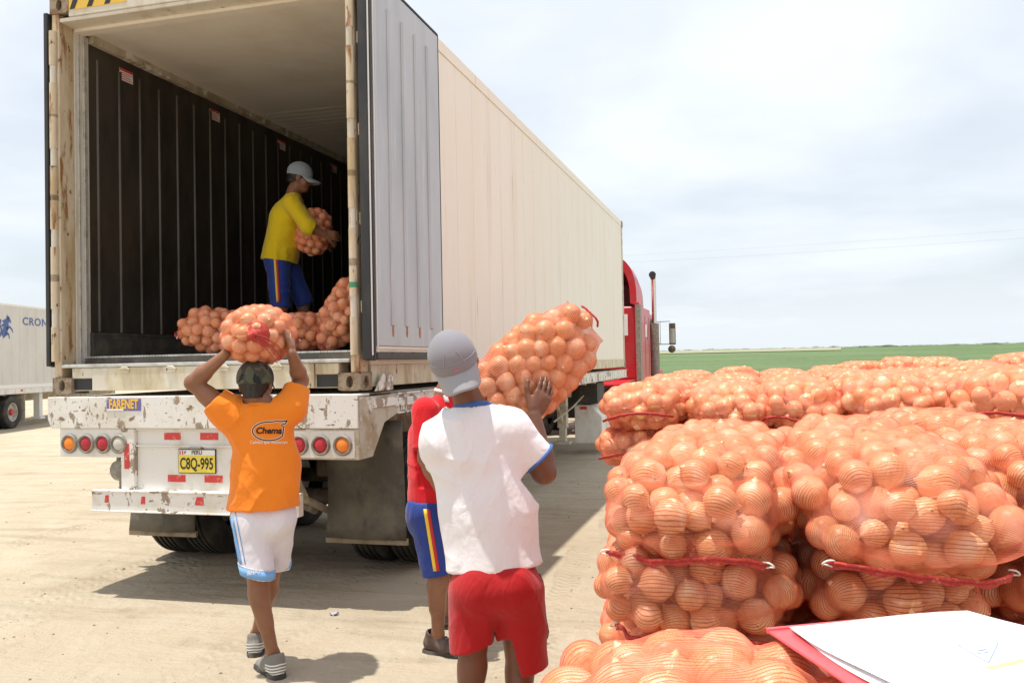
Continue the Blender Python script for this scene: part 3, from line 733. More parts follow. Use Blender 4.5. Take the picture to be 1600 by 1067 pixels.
mb.add([p for r in ins for p in r], [(j * (n + 1) + i, (j + 1) * (n + 1) + i, (j + 1) * (n + 1) + i + 1, j * (n + 1) + i + 1) for j in range(2) for i in range(n)] + [tuple(range(2 * (n + 1), 3 * (n + 1)))])
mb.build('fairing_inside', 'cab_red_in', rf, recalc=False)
mb = MB(); mb.prism([(16.9, 1.1), (18.4, 1.1), (18.4, 2.0), (17.9, 2.75), (16.9, 2.75)], .1, 2.33, 'x'); cb = mb.build('cab', 'cab_red', ct, bevel=.05, seg=3)
mb = MB(); mb.prism([(17.2, 2.05), (18.1, 2.05), (17.8, 2.6), (17.2, 2.6)], 2.332, 2.34, 'x'); mb.prism([(17.2, 2.05), (18.1, 2.05), (17.8, 2.6), (17.2, 2.6)], .09, .098, 'x'); mb.build('side_window', 'black', cb)
mb = MB(); mb.prism([(18.4, 1.0), (20.4, 1.0), (20.45, 1.75), (18.4, 2.0)], .45, 1.98, 'x'); mb.build('hood', 'cab_red', ct, bevel=.1, seg=3)
for x0, x1 in ((.05, .47), (1.96, 2.38)):
    mb = MB(); mb.prism([(18.6, .75), (18.9, 1.2), (19.5, 1.32), (20.1, 1.2), (20.35, .7), (20.1, .8), (19.5, 1.05), (18.95, .85)], x0, x1, 'x'); mb.build('fender', 'cab_red', ct, bevel=.03)
mb = MB(); mb.box(.1, 2.33, 20.42, 20.6, .45, .85); mb.build('bumper', 'chrome', ct, bevel=.03)
mb = MB(); mb.box(.75, .85, 12.7, 20.3, .75, 1.0); mb.box(1.58, 1.68, 12.7, 20.3, .75, 1.0); mb.box(.6, 1.85, 13.2, 14.2, 1.0, 1.15); mb.build('truck_frame', 'grime', ct)
for x in (0.1, 1.8):
    mb = MB(); mb.prism([(12.95, 1.06), (13.2, 1.13), (15.0, 1.13), (15.0, 1.11), (13.2, 1.11), (12.95, 1.03)], x, x + .55, 'x')
    mb.build('wheel_guard', 'cab_red', ct)
axle(ct, 13.35, .48, .48); axle(ct, 14.62, .48, .48); axle(ct, 19.5, .48, .48, (.2, 2.22))
mb = MB(); mb.tube([(2.40, 15.1, .72), (2.40, 16.6, .72)], .3, 20); mb.build('fuel_tank', 'chrome', ct, smooth=True)
for x in (2.46, -.04):
    mb = MB(); mb.tube([(x, 17.3, 1.1), (x, 17.3, 3.45), (x, 17.27, 3.58), (x, 17.15, 3.69)], .062, 16, caps=False); ex = mb.build('exhaust_stack', 'chrome', ct, smooth='all')
    mb = MB(); mb.tube([(x, 17.22, 3.635), (x, 17.14, 3.70)], .07, 16); mb.lathe([(0, 0), (.085, 0), (.09, .02)], (x, 17.09, 3.70), 'y', 20); mb.build('exhaust_tip', 'rubber', ex, smooth=True)
    mb = MB(); mb.tube([(x, 17.3, 1.1), (x, 17.3, 2.48)], .115, 20); mb.build('heat_shield', 'lamp_ring', ex, smooth=True)
for sgn, x in ((1, 2.42), (-1, .0)):
    mb = MB(); X = x + sgn * .42
    for z in (2.53, 1.95): mb.tube([(x - sgn * .1, 17.6, z), (x + sgn * .22, 17.55, z), (X, 17.5, z)], .012, 8)
    mb.tube([(x - sgn * .1, 17.6, 2.3), (x + sgn * .15, 17.56, 1.95)], .01, 6); mb.tube([(x + sgn * .16, 17.56, 2.53), (x + sgn * .16, 17.56, 1.95)], .01, 6)
    mi = mb.build('mirror_arm', 'chrome', ct, smooth=True)
    mb = MB(); mb.box(X - .03, X + .13, 17.45, 17.52, 1.93, 2.48); mb.lathe([(0, -.03), (.08, -.02), (.1, .0), (.08, .05), (0, .07)], (X + .03, 17.47, 1.82), 'y', 20); mb.build('mirror_housing', 'grime', mi, bevel=.012)
    mb = MB(); mb.box(X - .005, X + .115, 17.446, 17.4485, 1.97, 2.34); mb.build('mirror_glass', 'glass', mi)

# ---------------------------------------------------------------- second trailer on the left, square to the view
o2 = Vector(CAMP) + Vector(RT) * -15.3 + Vector(FW) * 23.6; o2.z = -.16
bt = empty('box_trailer', 'white box trailer with blue sea-horse emblem parked on sand to the left', 'trailer', o2, math.atan2(FW[1], FW[0]) - math.pi / 2)
mb = MB(); mb.box(-2.44, 0, 0, 12.2, 1.22, 3.80)
for i in range(26): mb.box(-.002, .004, .1 + i * .47, .112 + i * .47, 1.4, 3.7)
bd = mb.build('box_body', 'trailer_white', bt)
mb = MB(); mb.box(-2.45, .012, -.01, 12.21, 1.22, 1.34); mb.box(-2.45, .012, -.01, 12.21, 3.74, 3.81); mb.build('box_rail', 'off_white', bd, bevel=.006)
mb = MB(); mb.box(-2.42, -.02, .0, 12.1, 1.08, 1.21); mb.box(-.06, -.0, 0, 12.1, 1.05, 1.218)
for i in range(22): mb.box(0, .01, .3 + i * .55, .36 + i * .55, 1.08, 1.2)
mb.build('deck_frame', 'white', bt, bevel=.004)
mb = MB(); mb.box(-.003, .012, 2.3, 2.42, 1.12, 1.18); mb.box(-.003, .012, 3.9, 4.02, 1.12, 1.18); mb.build('reflector', 'red_refl', bt)
mb = MB(); mb.box(-1.75, -1.6, .2, 12, .78, 1.08); mb.box(-.85, -.7, .2, 12, .78, 1.08); mb.build('chassis_rail', 'dusty', bt)
for cy in (2.25, 3.55):
    for x in (-2.2, -1.9, -.50, -.17):
        a, b = MB(), MB(); wheel_mesh(a, b, x, cy, .5, .27, .5, 1 if x > -1.2 else -1)
        wh = a.build('wheel', 'tyre', bt, smooth=True); rm = b.build('rim', 'wheel_rim', wh, smooth=True)
        mb = MB(); mb.lathe([(0, .125), (.08, .125), (.1, .06), (.1, 0)], (x, cy, .5), 'x', 16); mb.build('hub', 'hub_red', wh, smooth=True)
mb = MB(); mb.box(-.62, -.02, 4.17, 4.19, .18, 1.1); mb.build('mud_flap', 'dusty', bt)
for x in (-1.95, -.35):
    mb = MB(); mb.box(x - .1, x + .1, 5.45, 5.65, .25, 1.1); mb.box(x - .16, x + .16, 5.4, 5.7, .17, .25); mb.build('landing_leg', 'off_white', bt, bevel=.006)
# lettering and emblem on the box side
def side2d(pts, y0, z0): return [(.0065, y0 + p[0], z0 + p[1]) for p in pts]
vs, fs = text_geo('CRONOS', .34, bold=.006, align='LEFT', spacing=1.12)
mb = MB(); mb.add(place2d(vs, (.0065, 4.02, 3.30), (0, 1, 0), (0, 0, 1), (1, 0, 0), 0, sx=1.42), fs); mb.build('lettering', 'blue_print', bd, recalc=False)
mb = MB()
def ribbon(pts, ws):
    L, R = [], []
    for i, p in enumerate(pts):
        a = Vector(pts[max(i - 1, 0)]); b = Vector(pts[min(i + 1, len(pts) - 1)]); d = (b - a).normalized(); nn = Vector((-d.y, d.x))
        L.append(Vector(p) + nn * ws[i]); R.append(Vector(p) - nn * ws[i])
    vs = side2d(L + R, 2.82, 3.02); k = len(pts)
    mb.add(vs, [(i, i + 1, k + i + 1, k + i) for i in range(k - 1)])
sp = []
for i in range(30):
    a = 1.2 + i * .36; r = .06 + .0068 * i + .03
    sp.append((-.15 + r * 1.15 * math.cos(-a), -.02 + r * math.sin(-a)))
ribbon(sp, [.02 + .0016 * i for i in range(30)])
ribbon([(.10, -.20), (.22, -.10), (.32, .06), (.36, .22), (.40, .34), (.48, .38)], [.10, .13, .12, .09, .07, .02])        # chest and neck
ribbon([(.38, .36), (.47, .30), (.56, .21)], [.06, .055, .03])                                                            # head
ribbon([(.36, .36), (.37, .46)], [.03, .005])                                                                              # ear
ribbon([(.28, .02), (.50, .08), (.62, .0), (.66, -.08)], [.06, .035, .03, .02]); ribbon([(.26, -.12), (.44, -.14), (.48, -.28)], [.06, .035, .02])
ribbon([(.30, .30), (.18, .22), (.10, .26)], [.03, .05, .01]); ribbon([(.26, .18), (.12, .10), (.06, .14)], [.03, .045, .01])
ribbon([(-.42, .0), (-.60, .10), (-.66, .22)], [.03, .05, .01]); ribbon([(-.42, -.02), (-.60, -.06), (-.7, -.02)], [.03, .045, .01])
mb.build('emblem', 'blue_print', bd, recalc=False)

# ---------------------------------------------------------------- overhead lines far behind
pa = at(2500, 300, 46); pb = at(-900, 420, 84)
MT['cable'] = surf('grey_cable', (0.42, 0.43, 0.44), (), .6); MT['pole_wood'] = surf('grey_pole', (0.3, 0.26, 0.2), [((.2, .17, .13), 6, (1, 1, .1), .45, .65)], .9)
poles = []
for p, lab in ((pa, 'grey wooden pole far to the right beyond the onion piles'), (pb, 'grey wooden pole far to the left beyond the trailers')):
    pl_ = empty('utility_pole', lab, 'utility pole', (p.x, p.y, 0), group='poles of the overhead line')
    mb = MB(); mb.tube([(0, 0, -1.0), (0, 0, p.z + .8)], [.16, .11], 12); mb.build('pole', 'pole_wood', pl_, smooth=True)
    mb = MB(); mb.box(-.06, .06, -.9, .9, p.z - .1, p.z); mb.build('crossarm', 'pole_wood', pl_)
for k, (dz, lab) in enumerate(((.55, 'thin upper overhead cable crossing the sky'), (.0, 'thin lower overhead cable crossing the sky'))):
    A = at(1600, 359 + 13 * k, 54); B = at(1000, 398 + 11 * k, 63.5); D = (B - A)
    mb = MB(); pts = [A + D * u + Vector((0, 0, .25 * ((u - .5) ** 2 - .25))) for u in [x * .1 for x in range(-12, 34)]]
    mb.tube(pts, .0045 if k == 0 else .0055, 5); tag(mb.build('power_line', 'cable', smooth=True), lab, 'cable', 'overhead cables')
# ---------------------------------------------------------------- onions and net sacks
t = NT('onion_skin')
oi = t.n('ShaderNodeObjectInfo').outputs['Random']; gi = t.n('ShaderNodeNewGeometry').outputs['Random Per Island']
rnd = t.math('FRACT', t.math('ADD', t.math('MULTIPLY', oi, 3.7), t.math('MULTIPLY', gi, 5.3)))
sp = t.n('ShaderNodeSeparateXYZ', {0: t.coord()})
at_ = t.n('ShaderNodeUVMap').outputs[0]
su = t.n('ShaderNodeSeparateXYZ', {0: at_})
cmb = t.n('ShaderNodeCombineXYZ', {0: t.math('MULTIPLY', su.outputs[0], 9.0), 1: t.math('MULTIPLY', su.outputs[1], .9), 2: t.math('MULTIPLY', rnd, 40)})
sk = t.n('ShaderNodeTexNoise', {'Vector': cmb.outputs[0], 'Scale': 4.0, 'Detail': 5, 'Roughness': .65}).outputs['Fac']
cm2 = t.n('ShaderNodeCombineXYZ', {0: t.math('MULTIPLY', su.outputs[0], 2.0), 1: t.math('MULTIPLY', su.outputs[1], 1.4), 2: t.math('MULTIPLY', rnd, 77)})
pt = t.n('ShaderNodeTexNoise', {'Vector': cm2.outputs[0], 'Scale': 1.6, 'Detail': 3}).outputs['Fac']
c = t.mix(rnd, (0.82, 0.46, 0.22), (0.86, 0.57, 0.33))
c = t.mix(t.ramp(sk, .40, .66, 0, .75), c, (0.68, 0.32, 0.11))
c = t.mix(t.ramp(pt, .53, .68, 0, .85), c, (0.90, 0.74, 0.50))
c = t.mix(t.ramp(pt, .40, .30, 0, .7), c, (0.72, 0.28, 0.12))
vv = su.outputs[1]
c = t.mix(t.ramp(vv, .88, .97, 0, .9), c, (0.30, 0.17, 0.07))
c = t.mix(t.ramp(vv, .075, .035, 0, .95), c, (0.16, 0.10, 0.06))
t.bump(sk, .25, .004)
MT['onion'] = t.set(c, .33, 0, .5)

def net_mat(name, lines, a0, kf):
    t = NT(name)
    t.t.nodes.remove(t.b)
    out = t.t.nodes['Material Output']
    uv = t.n('ShaderNodeUVMap').outputs[0]; s2 = t.n('ShaderNodeSeparateXYZ', {0: uv})
    fold = t.noise(9, detail=4, off=1); fine = t.noise(60, detail=3, off=5)
    lw = t.n('ShaderNodeLayerWeight', {0: .5}).outputs['Facing']
    base = t.mix(t.ramp(fold, .4, .65), (0.97, 0.25, 0.135), (0.99, 0.39, 0.28))
    al = t.math('ADD', t.math('MULTIPLY', t.math('POWER', lw, 2.0), kf), t.ramp(fold, .38, .68, a0 * .6, a0 * 1.6))
    if lines:
        V = t.math('ADD', s2.outputs[1], t.math('MULTIPLY', t.noise(16, detail=2, off=7), .006))
        fr = t.math('FRACT', t.math('MULTIPLY', V, 1 / lines))
        ln = t.ramp(t.math('ABSOLUTE', t.math('SUBTRACT', fr, .5)), .34, .40)
        U = t.math('FRACT', t.math('MULTIPLY', s2.outputs[0], 1 / .0042))
        l2 = t.ramp(t.math('ABSOLUTE', t.math('SUBTRACT', U, .5)), .36, .44, 0, .16)
        base = t.mix(ln, base, (0.42, 0.095, 0.05))
        al = t.math('MAXIMUM', t.math('ADD', al, l2), t.math('MULTIPLY', ln, .74))
    al = t.math('MINIMUM', al, .93)
    df = t.n('ShaderNodeBsdfDiffuse', {0: base}).outputs[0]; tl = t.n('ShaderNodeBsdfTranslucent', {0: base}).outputs[0]
    gl = t.n('ShaderNodeBsdfGlossy', {0: (1, .8, .7, 1), 1: .45}).outputs[0]
    m1 = t.n('ShaderNodeMixShader', {0: .42, 1: df, 2: tl}).outputs[0]
    m1 = t.n('ShaderNodeMixShader', {0: .05, 1: m1, 2: gl}).outputs[0]
    tr_ = t.n('ShaderNodeBsdfTransparent').outputs[0]
    m2 = t.n('ShaderNodeMixShader', {0: al, 1: tr_, 2: m1}).outputs[0]
    t.l(m2, out.inputs[0])
    return t.m
MT['net_near'] = net_mat('orange_netting', .0064, .19, .62)
MT['net_far'] = net_mat('orange_netting_far', 0, .34, .60)
MT['hem'] = surf('red_woven_hem', (0.52, 0.045, 0.03), [((0.34, 0.025, 0.02), 160, (1, 1, 1), .45, .6), ((.75, .2, .13), 60, (1, 1, 1), .58, .7)], .7, bump=(220, .5, .002))
MT['twine'] = surf('white_twine', (0.78, 0.72, 0.66), (), .8)
MT['red_cord'] = surf('dark_red_cord', (0.36, 0.035, 0.03), (), .7)

OPROF = [(0, 1.20), (.07, 1.17), (.12, 1.05), (.27, .93), (.52, .80), (.77, .58), (.93, .30), (1.0, 0), (.96, -.30), (.82, -.60), (.58, -.82), (.30, -.94), (.13, -.97), (.09, -1.0), (0, -1.0)]
def onion_geo(seg, prof, seed=0):
    """lathe about z with a UV seam; returns verts, faces, uv per loop"""
    rg = random.Random(seed)
    n = len(prof); vs, fs, uv = [], [], []
    lob = [1 + rg.uniform(-.045, .045) for _ in range(seg)]
    sq = rg.uniform(.86, 1.06)
    for k in range(seg):
        a = 2 * math.pi * k / seg
        for r, z in prof:
            rr = r * (1 + (lob[k] - 1) * min(r * 1.4, 1)); vs.append((rr * math.cos(a), rr * math.sin(a), z * sq))
    for k in range(seg):
        for j in range(n - 1):
            k2 = (k + 1) % seg
            fs.append((k * n + j, k * n + j + 1, k2 * n + j + 1, k2 * n + j))
            u0, u1, v0, v1 = k / seg, (k + 1) / seg, 1 - j / (n - 1), 1 - (j + 1) / (n - 1)
            uv += [(u0, v0), (u0, v1), (u1, v1), (u1, v0)]
    return vs, fs, uv
def uv_mesh(name, vs, fs, uv, m):
    me = bpy.data.meshes.new(name); me.from_pydata([tuple(v) for v in vs], [], [tuple(f) for f in fs]); me.materials.append(MT[m])
    l = me.uv_layers.new(name='UVMap'); l.data.foreach_set('uv', np.array(uv, np.float32).ravel())
    me.polygons.foreach_set('use_smooth', [True] * len(fs))
    return me
ONION = []
for k in range(6):
    v_, f_, u_ = onion_geo(22, OPROF, k); ONION.append(uv_mesh('onion', v_, f_, u_, 'onion'))
OLOW = onion_geo(10, [(0, 1.15), (.2, .95), (.75, .62), (1, 0), (.75, -.65), (.2, -.96), (0, -1)], 3)
OMID = onion_geo(14, [OPROF[i] for i in (0, 2, 4, 5, 6, 7, 8, 9, 10, 12, 14)], 4)

def pack(n, a, b, c, rmin, rmax, seed, ex=(3.2, 3.2, 2.3), steps=220):
    rg = np.random.default_rng(seed)
    r = rg.uniform(rmin, rmax, n)
    P = rg.uniform(-1, 1, (n, 3)) * np.array([a, b, c]) * .7
    for it in range(steps):
        D = P[:, None] - P[None]; d = np.linalg.norm(D, axis=2) + 1e-9
        ov = (r[:, None] + r[None]) * .97 - d; np.fill_diagonal(ov, 0); ov = np.maximum(ov, 0)
        P = P + (D / d[..., None] * ov[..., None]).sum(1) * .32 + rg.normal(0, .0012, P.shape) * (1 - it / steps)
        A = np.stack([a - r, b - r, c - r], 1)
        f = (np.abs(P / A) ** np.array(ex)).sum(1)
        s = np.where(f > 1, f ** (-1 / 2.8), 1.0)
        P = P * s[:, None]
    return P, r, f
def net_grid(P, r, a, b, c, nu, nv, ex, relax=10, slack=.0015):
    inset = .046
    A, B, Cc = a - inset, b - inset, c - inset
    tv = np.sin(np.linspace(-1, 1, nv) * math.pi / 2)
    ang = np.linspace(0, 2 * math.pi, nu, endpoint=False)
    k = (1 - np.abs(tv) ** ex[1])
    kx = np.maximum(k, 0) ** (1 / 9.0); kz = np.maximum(k, 0) ** (1 / 2.1)
    ca, sa = np.cos(ang), np.sin(ang)
    px = np.sign(ca) * np.abs(ca) ** (2 / ex[0]); pz = np.sign(sa) * np.abs(sa) ** (2 / ex[2])
    kx = np.maximum(kx, .80)
    X = A * kx[:, None] * px[None]; Z = Cc * kz[:, None] * pz[None]; Y = np.repeat((B * tv)[:, None], nu, 1)
    base = np.stack([X, Y, Z], -1)
    g = np.stack([np.sign(X) * np.abs(X / a) ** (ex[0] - 1) / a, np.sign(Y) * np.abs(Y / b) ** (ex[1] - 1) / b, np.sign(Z) * np.abs(Z / c) ** (ex[2] - 1) / c], -1)
    N = g / (np.linalg.norm(g, axis=-1, keepdims=True) + 1e-9)
    h = np.zeros((nv, nu))
    R = r + slack
    for i in range(len(P)):
        w = P[i] - base; t_ = (w * N).sum(-1); l2 = (w * w).sum(-1) - t_ ** 2
        di = R[i] ** 2 - l2
        ex_ = np.where(di > 0, t_ + np.sqrt(np.maximum(di, 0)), 0)
        h = np.maximum(h, np.clip(ex_, 0, .085))
    h0 = h.copy()
    for it in range(relax):
        av = (np.roll(h, 1, 1) + np.roll(h, -1, 1) + np.vstack([h[1:], h[-1:]]) + np.vstack([h[:1], h[:-1]])) / 4
        h = np.maximum(h0, av)
    h = .7 * h + .3 * (np.roll(h, 1, 1) + np.roll(h, -1, 1)) / 2
    h[0] = h[0].mean(); h[-1] = h[-1].mean()
    return base + N * (h + .001)[..., None]
def net_mesh(G, m):
    nv, nu = G.shape[:2]
    vs = G.reshape(-1, 3)
    du = np.linalg.norm(np.roll(G, -1, 1) - G, axis=2); dv = np.linalg.norm(G[1:] - G[:-1], axis=2)
    V = np.concatenate([[0], np.cumsum(dv.mean(1))]); U = np.concatenate([[0], np.cumsum(du[nv // 2])])
    fs, uv = [], []
    for j in range(nv - 1):
        for i in range(nu):
            i2 = (i + 1) % nu
            fs.append((j * nu + i, j * nu + i2, (j + 1) * nu + i2, (j + 1) * nu + i))
            uv += [(U[i], V[j]), (U[i + 1], V[j]), (U[i + 1], V[j + 1]), (U[i], V[j + 1])]
    return uv_mesh('netting', vs, fs, uv, m)
def link(me, name, parent):
    o = bpy.data.objects.new(name, me); COL.objects.link(o); o.parent = parent; return o
SACKG = None
def make_sack(label, dims, n, seed, lod=0, r=(.034, .044), ex=(3.2, 3.2, 2.3), hem=True, twine=True, hem_w=1.10, warp=None, group=None, front_bias=True, hem_z=-.25, one=False):
    """dims: half width, half length, half height; length along y, hem end at -y; origin at the base"""
    a, b, c = dims
    P, rr, f = pack(n, a, b, c, r[0], r[1], seed, ex, 220 if lod == 0 else 140)
    rt = empty('onion_sack', label, 'onion sack', (0, 0, 0), 0, group)
    rg = random.Random(seed + 99)
    off = np.array([0, 0, c])
    G = net_grid(P, rr, a, b, c, *((150, 130) if lod == 0 else (72, 64) if lod == 1 else (52, 44)), ex, relax=14 if lod == 0 else 7 if lod == 1 else 5) + off
    if warp: G = warp(G.reshape(-1, 3)).reshape(G.shape)
    link(net_mesh(G, 'net_near' if lod == 0 else 'net_far'), 'netting', rt)
    if warp: P = warp(P + off) - off
    score = f + (.5 * P[:, 2] / c - .35 * P[:, 1] / b if front_bias else 0)
    order = np.argsort(-score)
    rest = []
    for k, i in enumerate(order):
        rot = Quaternion((rg.gauss(0, 1), rg.gauss(0, 1), rg.gauss(0, 1), rg.gauss(0, 1))).normalized()
        if k < 100 and lod < 2:
            o = link(rg.choice(ONION), 'onion', rt); o.location = P[i] + off; o.rotation_mode = 'QUATERNION'; o.rotation_quaternion = rot
            o.scale = (rr[i],) * 3
        else: rest.append((P[i] + off, rr[i], rot))
    if rest:
        VS, FS, UVS = [], [], []
        src = OMID if lod < 2 else OLOW
        for p, q, rot in rest:
            o_ = len(VS); M = rot.to_matrix()
            VS += [tuple((M @ Vector(v)) * q + Vector(p)) for v in src[0]]; FS += [tuple(x + o_ for x in fc) for fc in src[1]]; UVS += src[2]
        tag(link(uv_mesh('onions', VS, FS, UVS, 'onion'), 'onions', rt), kind='stuff')
    if hem:
        for e in ((0, -1) if lod == 0 else (0,)):
            row = G[e]; y = row[:, 1].mean() + (-.012 if e == 0 else .012)
            x0, x1 = row[:, 0].min() - .012, row[:, 0].max() + .012
            pts = []
            GF_ = G.reshape(-1, 3)
            ph, am = rg.uniform(0, 6), rg.uniform(.006, .014)
            xm = (x0 + x1) / 2; x0, x1 = xm + (x0 - xm) * hem_w, xm + (x1 - xm) * hem_w
            m_ = 36 if lod == 0 else 14
            for q in range(m_ + 1):
                u = q / m_
                hx = x0 + (x1 - x0) * u; hz = c + hem_z * c + am * math.sin(u * 5.5 + ph) + .0014 * math.sin(u * 37 + ph * 2) - .02 * (abs(2 * u - 1) ** 3)
                sel = GF_[(np.abs(GF_[:, 0] - hx) < .03) & (np.abs(GF_[:, 2] - hz) < .03) & (GF_[:, 1] * (1 if e == 0 else -1) < 0)]
                y_ = y if len(sel) == 0 else (sel[:, 1].min() - .003 if e == 0 else sel[:, 1].max() + .003)
                pts.append((hx, y_, hz)); continue
                pts.append((x0 + (x1 - x0) * u, y - .006 * math.sin(u * 9 + ph), c + hem_z * c + am * math.sin(u * 5.5 + ph) + .0016 * math.sin(u * 37 + ph * 2) - .03 * (abs(2 * u - 1) ** 3)))
            for _ in range(3): pts = [pts[0]] + [(p_[0], min(p_[1], (pa_[1] + p_[1] * 2 + pb_[1]) / 4) if e == 0 else max(p_[1], (pa_[1] + p_[1] * 2 + pb_[1]) / 4), p_[2]) for pa_, p_, pb_ in zip(pts, pts[1:], pts[2:])] + [pts[-1]]
            mb = MB(); mb.tube(pts, .0048 if lod == 0 else .006, 6)
            # free frill of net hanging from the hem
            k0 = len(pts); fr = [Vector(p_) + Vector((0, -.004 * (1 if e == 0 else -1), -.011 - .003 * math.sin(q * .9 + ph))) for q, p_ in enumerate(pts)]
            mb.add([Vector(p_) for p_ in pts] + fr, [(q, q + 1, k0 + q + 1, k0 + q) for q in range(k0 - 1)])
            mb.build('hem', 'hem', rt, smooth='all')
            if lod == 0 and twine:
                for q, s_ in ((0, -1), (-1, 1)):
                    p_ = Vector(pts[q]); mb = MB()
                    mb.tube([p_ + Vector((s_ * (-.012 + .026 * math.sin(a_)), -.006 - .003 * math.sin(a_ * 2), .0075 * math.cos(a_) + .002 * math.sin(3 * a_))) for a_ in [k_ * .32 for k_ in range(11)]], .0022, 6)
                    mb.build('twine_end', 'twine', rt, smooth='all')
    return rt
def put(o, loc, rz=0.0, tx=0.0, ty=0.0):
    o.rotation_mode = 'QUATERNION'
    o.location = loc
    o.rotation_quaternion = Matrix.Rotation(rz, 3, 'Z').to_quaternion() @ Matrix.Rotation(tx, 3, 'X').to_quaternion() @ Matrix.Rotation(ty, 3, 'Y').to_quaternion()
    return o
def put_axes(o, centre, ey, ez, dims):
    """orient a sack so that its length runs along ey and its thickness along ez, around its own centre"""
    ey = Vector(ey).normalized(); ez = Vector(ez); ez = (ez - ey * ez.dot(ey)).normalized(); ex_ = ey.cross(ez)
    M = Matrix((ex_, ey, ez)).transposed()
    o.rotation_mode = 'QUATERNION'; o.rotation_quaternion = M.to_quaternion()
    o.location = Vector(centre) - ez * dims[2]
    return o
def cam_pt(X, Z, z): 
    p = CAMP + RT * X + FW * Z; return Vector((p[0], p[1], z))
YD = math.degrees(YAW)
GN, GF = 'onion sacks of the near pile', 'onion sacks of the far pile'
def near(label, X, Z, z, rz, dims, n, seed, tx=0, ty=0, lod=0, hem_z=-.25, ex=(3.2, 3.2, 2.3)):
    """X, Z: middle of the sack's front end; z: height of its middle; rz in degrees"""
    o = make_sack(label, dims, n, seed, lod, group=GN, hem_z=hem_z, ex=ex, r=(.030, .0455))
    p = cam_pt(X, Z, z - dims[2]); q = R_(rz)
    d = Vector((-math.sin(q), math.cos(q), 0))
    return put(o, p + d * dims[1], q, R_(tx), R_(ty))
near('orange net sack of onions on top of the near pile at its left corner', .355, 2.03, 1.252, -10, (.256, .42, .144), 174, 1, tx=9, hem_z=-.50, ex=(2.8, 2.8, 2.1))
near('big onion sack on top of the near pile, its red hem just above the clipboard', .888, 1.85, 1.252, 11, (.268, .45, .156), 208, 2, tx=9, ty=5, hem_z=-.50, ex=(2.7, 2.8, 2.05))
near('onion sack bulging at the right end of the near pile top, beside the big sack', 1.37, 2.02, 1.26, 18, (.24, .34, .15), 146, 3, ty=-4, ex=(2.8, 2.9, 2.1))
near('onion sack on the near pile top, behind the big sack', 1.27, 2.50, 1.27, 8, (.235, .33, .15), 142, 4, tx=-2, ex=(2.8, 2.9, 2.1))
near('onion sack in the near pile directly below its left corner sack, no hem showing', .375, 2.03, 1.03, -4, (.265, .34, .125), 122, 5, hem_z=-.9)
near('onion sack squeezed under the big sack, straight behind the clipboard', .90, 2.02, 1.02, 6, (.235, .34, .125), 122, 6, hem_z=-.9)
near('onion sack in the near pile below its right end sack, right of the clipboard', 1.375, 2.02, 1.02, 14, (.235, .34, .125), 122, 7, hem_z=-.9)
near('onion sack nearest to the camera, under the left half of the clipboard', .245, .70, 1.085, YD + 2, (.25, .34, .145), 132, 8, hem_z=-.5)
near('onion sack close to the camera under the right edge of the clipboard', .80, .80, 1.06, YD - 3, (.25, .34, .135), 128, 9, hem_z=-.5)
near('onion sack third from the top at the left corner of the near pile', .37, 1.98, .805, -8, (.235, .34, .125), 122, 10, lod=1)

# plain sacks: one of each kind is built, the rest are copies
LOW = [make_sack('x', (.235, .35, .135), 110, 40 + k, 2, r=(.036, .044)) for k in range(3)]
MID = [make_sack('x', (.235, .35, .135), 112, 60 + k, 1, r=(.036, .044)) for k in range(3)]
used = set()
def spare(kind, label, group, loc, rz, tx=0, ty=0, sc=1.0):
    src = random.choice(kind)
    if src.name in used: o = copy_tree(src)
    else: o = src; used.add(src.name)
    o['label'] = label; o['group'] = group; o['category'] = 'onion sack'
    put(o, loc, R_(rz), R_(tx), R_(ty)); o.scale = (sc, sc, sc)
    return o
ORD = ['first', 'second', 'third', 'fourth', 'fifth', 'sixth', 'seventh', 'eighth', 'ninth', 'tenth', 'eleventh', 'twelfth']
rg = random.Random(11)
J = lambda s: rg.uniform(-s, s)
# near pile, carrying layers down to the ground
for lay in range(4):
    z = .805 - .222 * lay
    for k, (X, rz) in enumerate(((.40, -6), (.88, 4), (1.37, 12))):
        if lay == 0 and k == 0: continue
        d = R_(rz); p = cam_pt(X + J(.02), 2.0 + J(.03), max(z - .128, -.01)) + Vector((-math.sin(d), math.cos(d), 0)) * .35
        spare(LOW, 'onion sack hidden low in the near pile beneath the second layer', GN, p, rz + J(4))
    if lay < 4:
        for k, X in enumerate((.29, .79)):
            p = cam_pt(X, 1.05, max(.84 - .222 * lay - .135, -.01)); spare(LOW, 'onion sack hidden low in the near pile beneath the clipboard sacks', GN, p, YD + J(5))
for lay in range(5):
    for k, X in enumerate(((.70 if lay == 0 else .56), 1.06, 1.54)):
        if lay == 0 and k == 2: continue
        p = cam_pt(X - .03 + J(.02), 3.0 - .05 * k + J(.03), 1.13 - .222 * lay - .135 + (.0 if lay else .0))
        spare(LOW, 'onion sack in the rear row of the near pile behind the top sacks', GN, p + Vector((0, 0, max(0, -p.z - .01))), 2 + J(8))

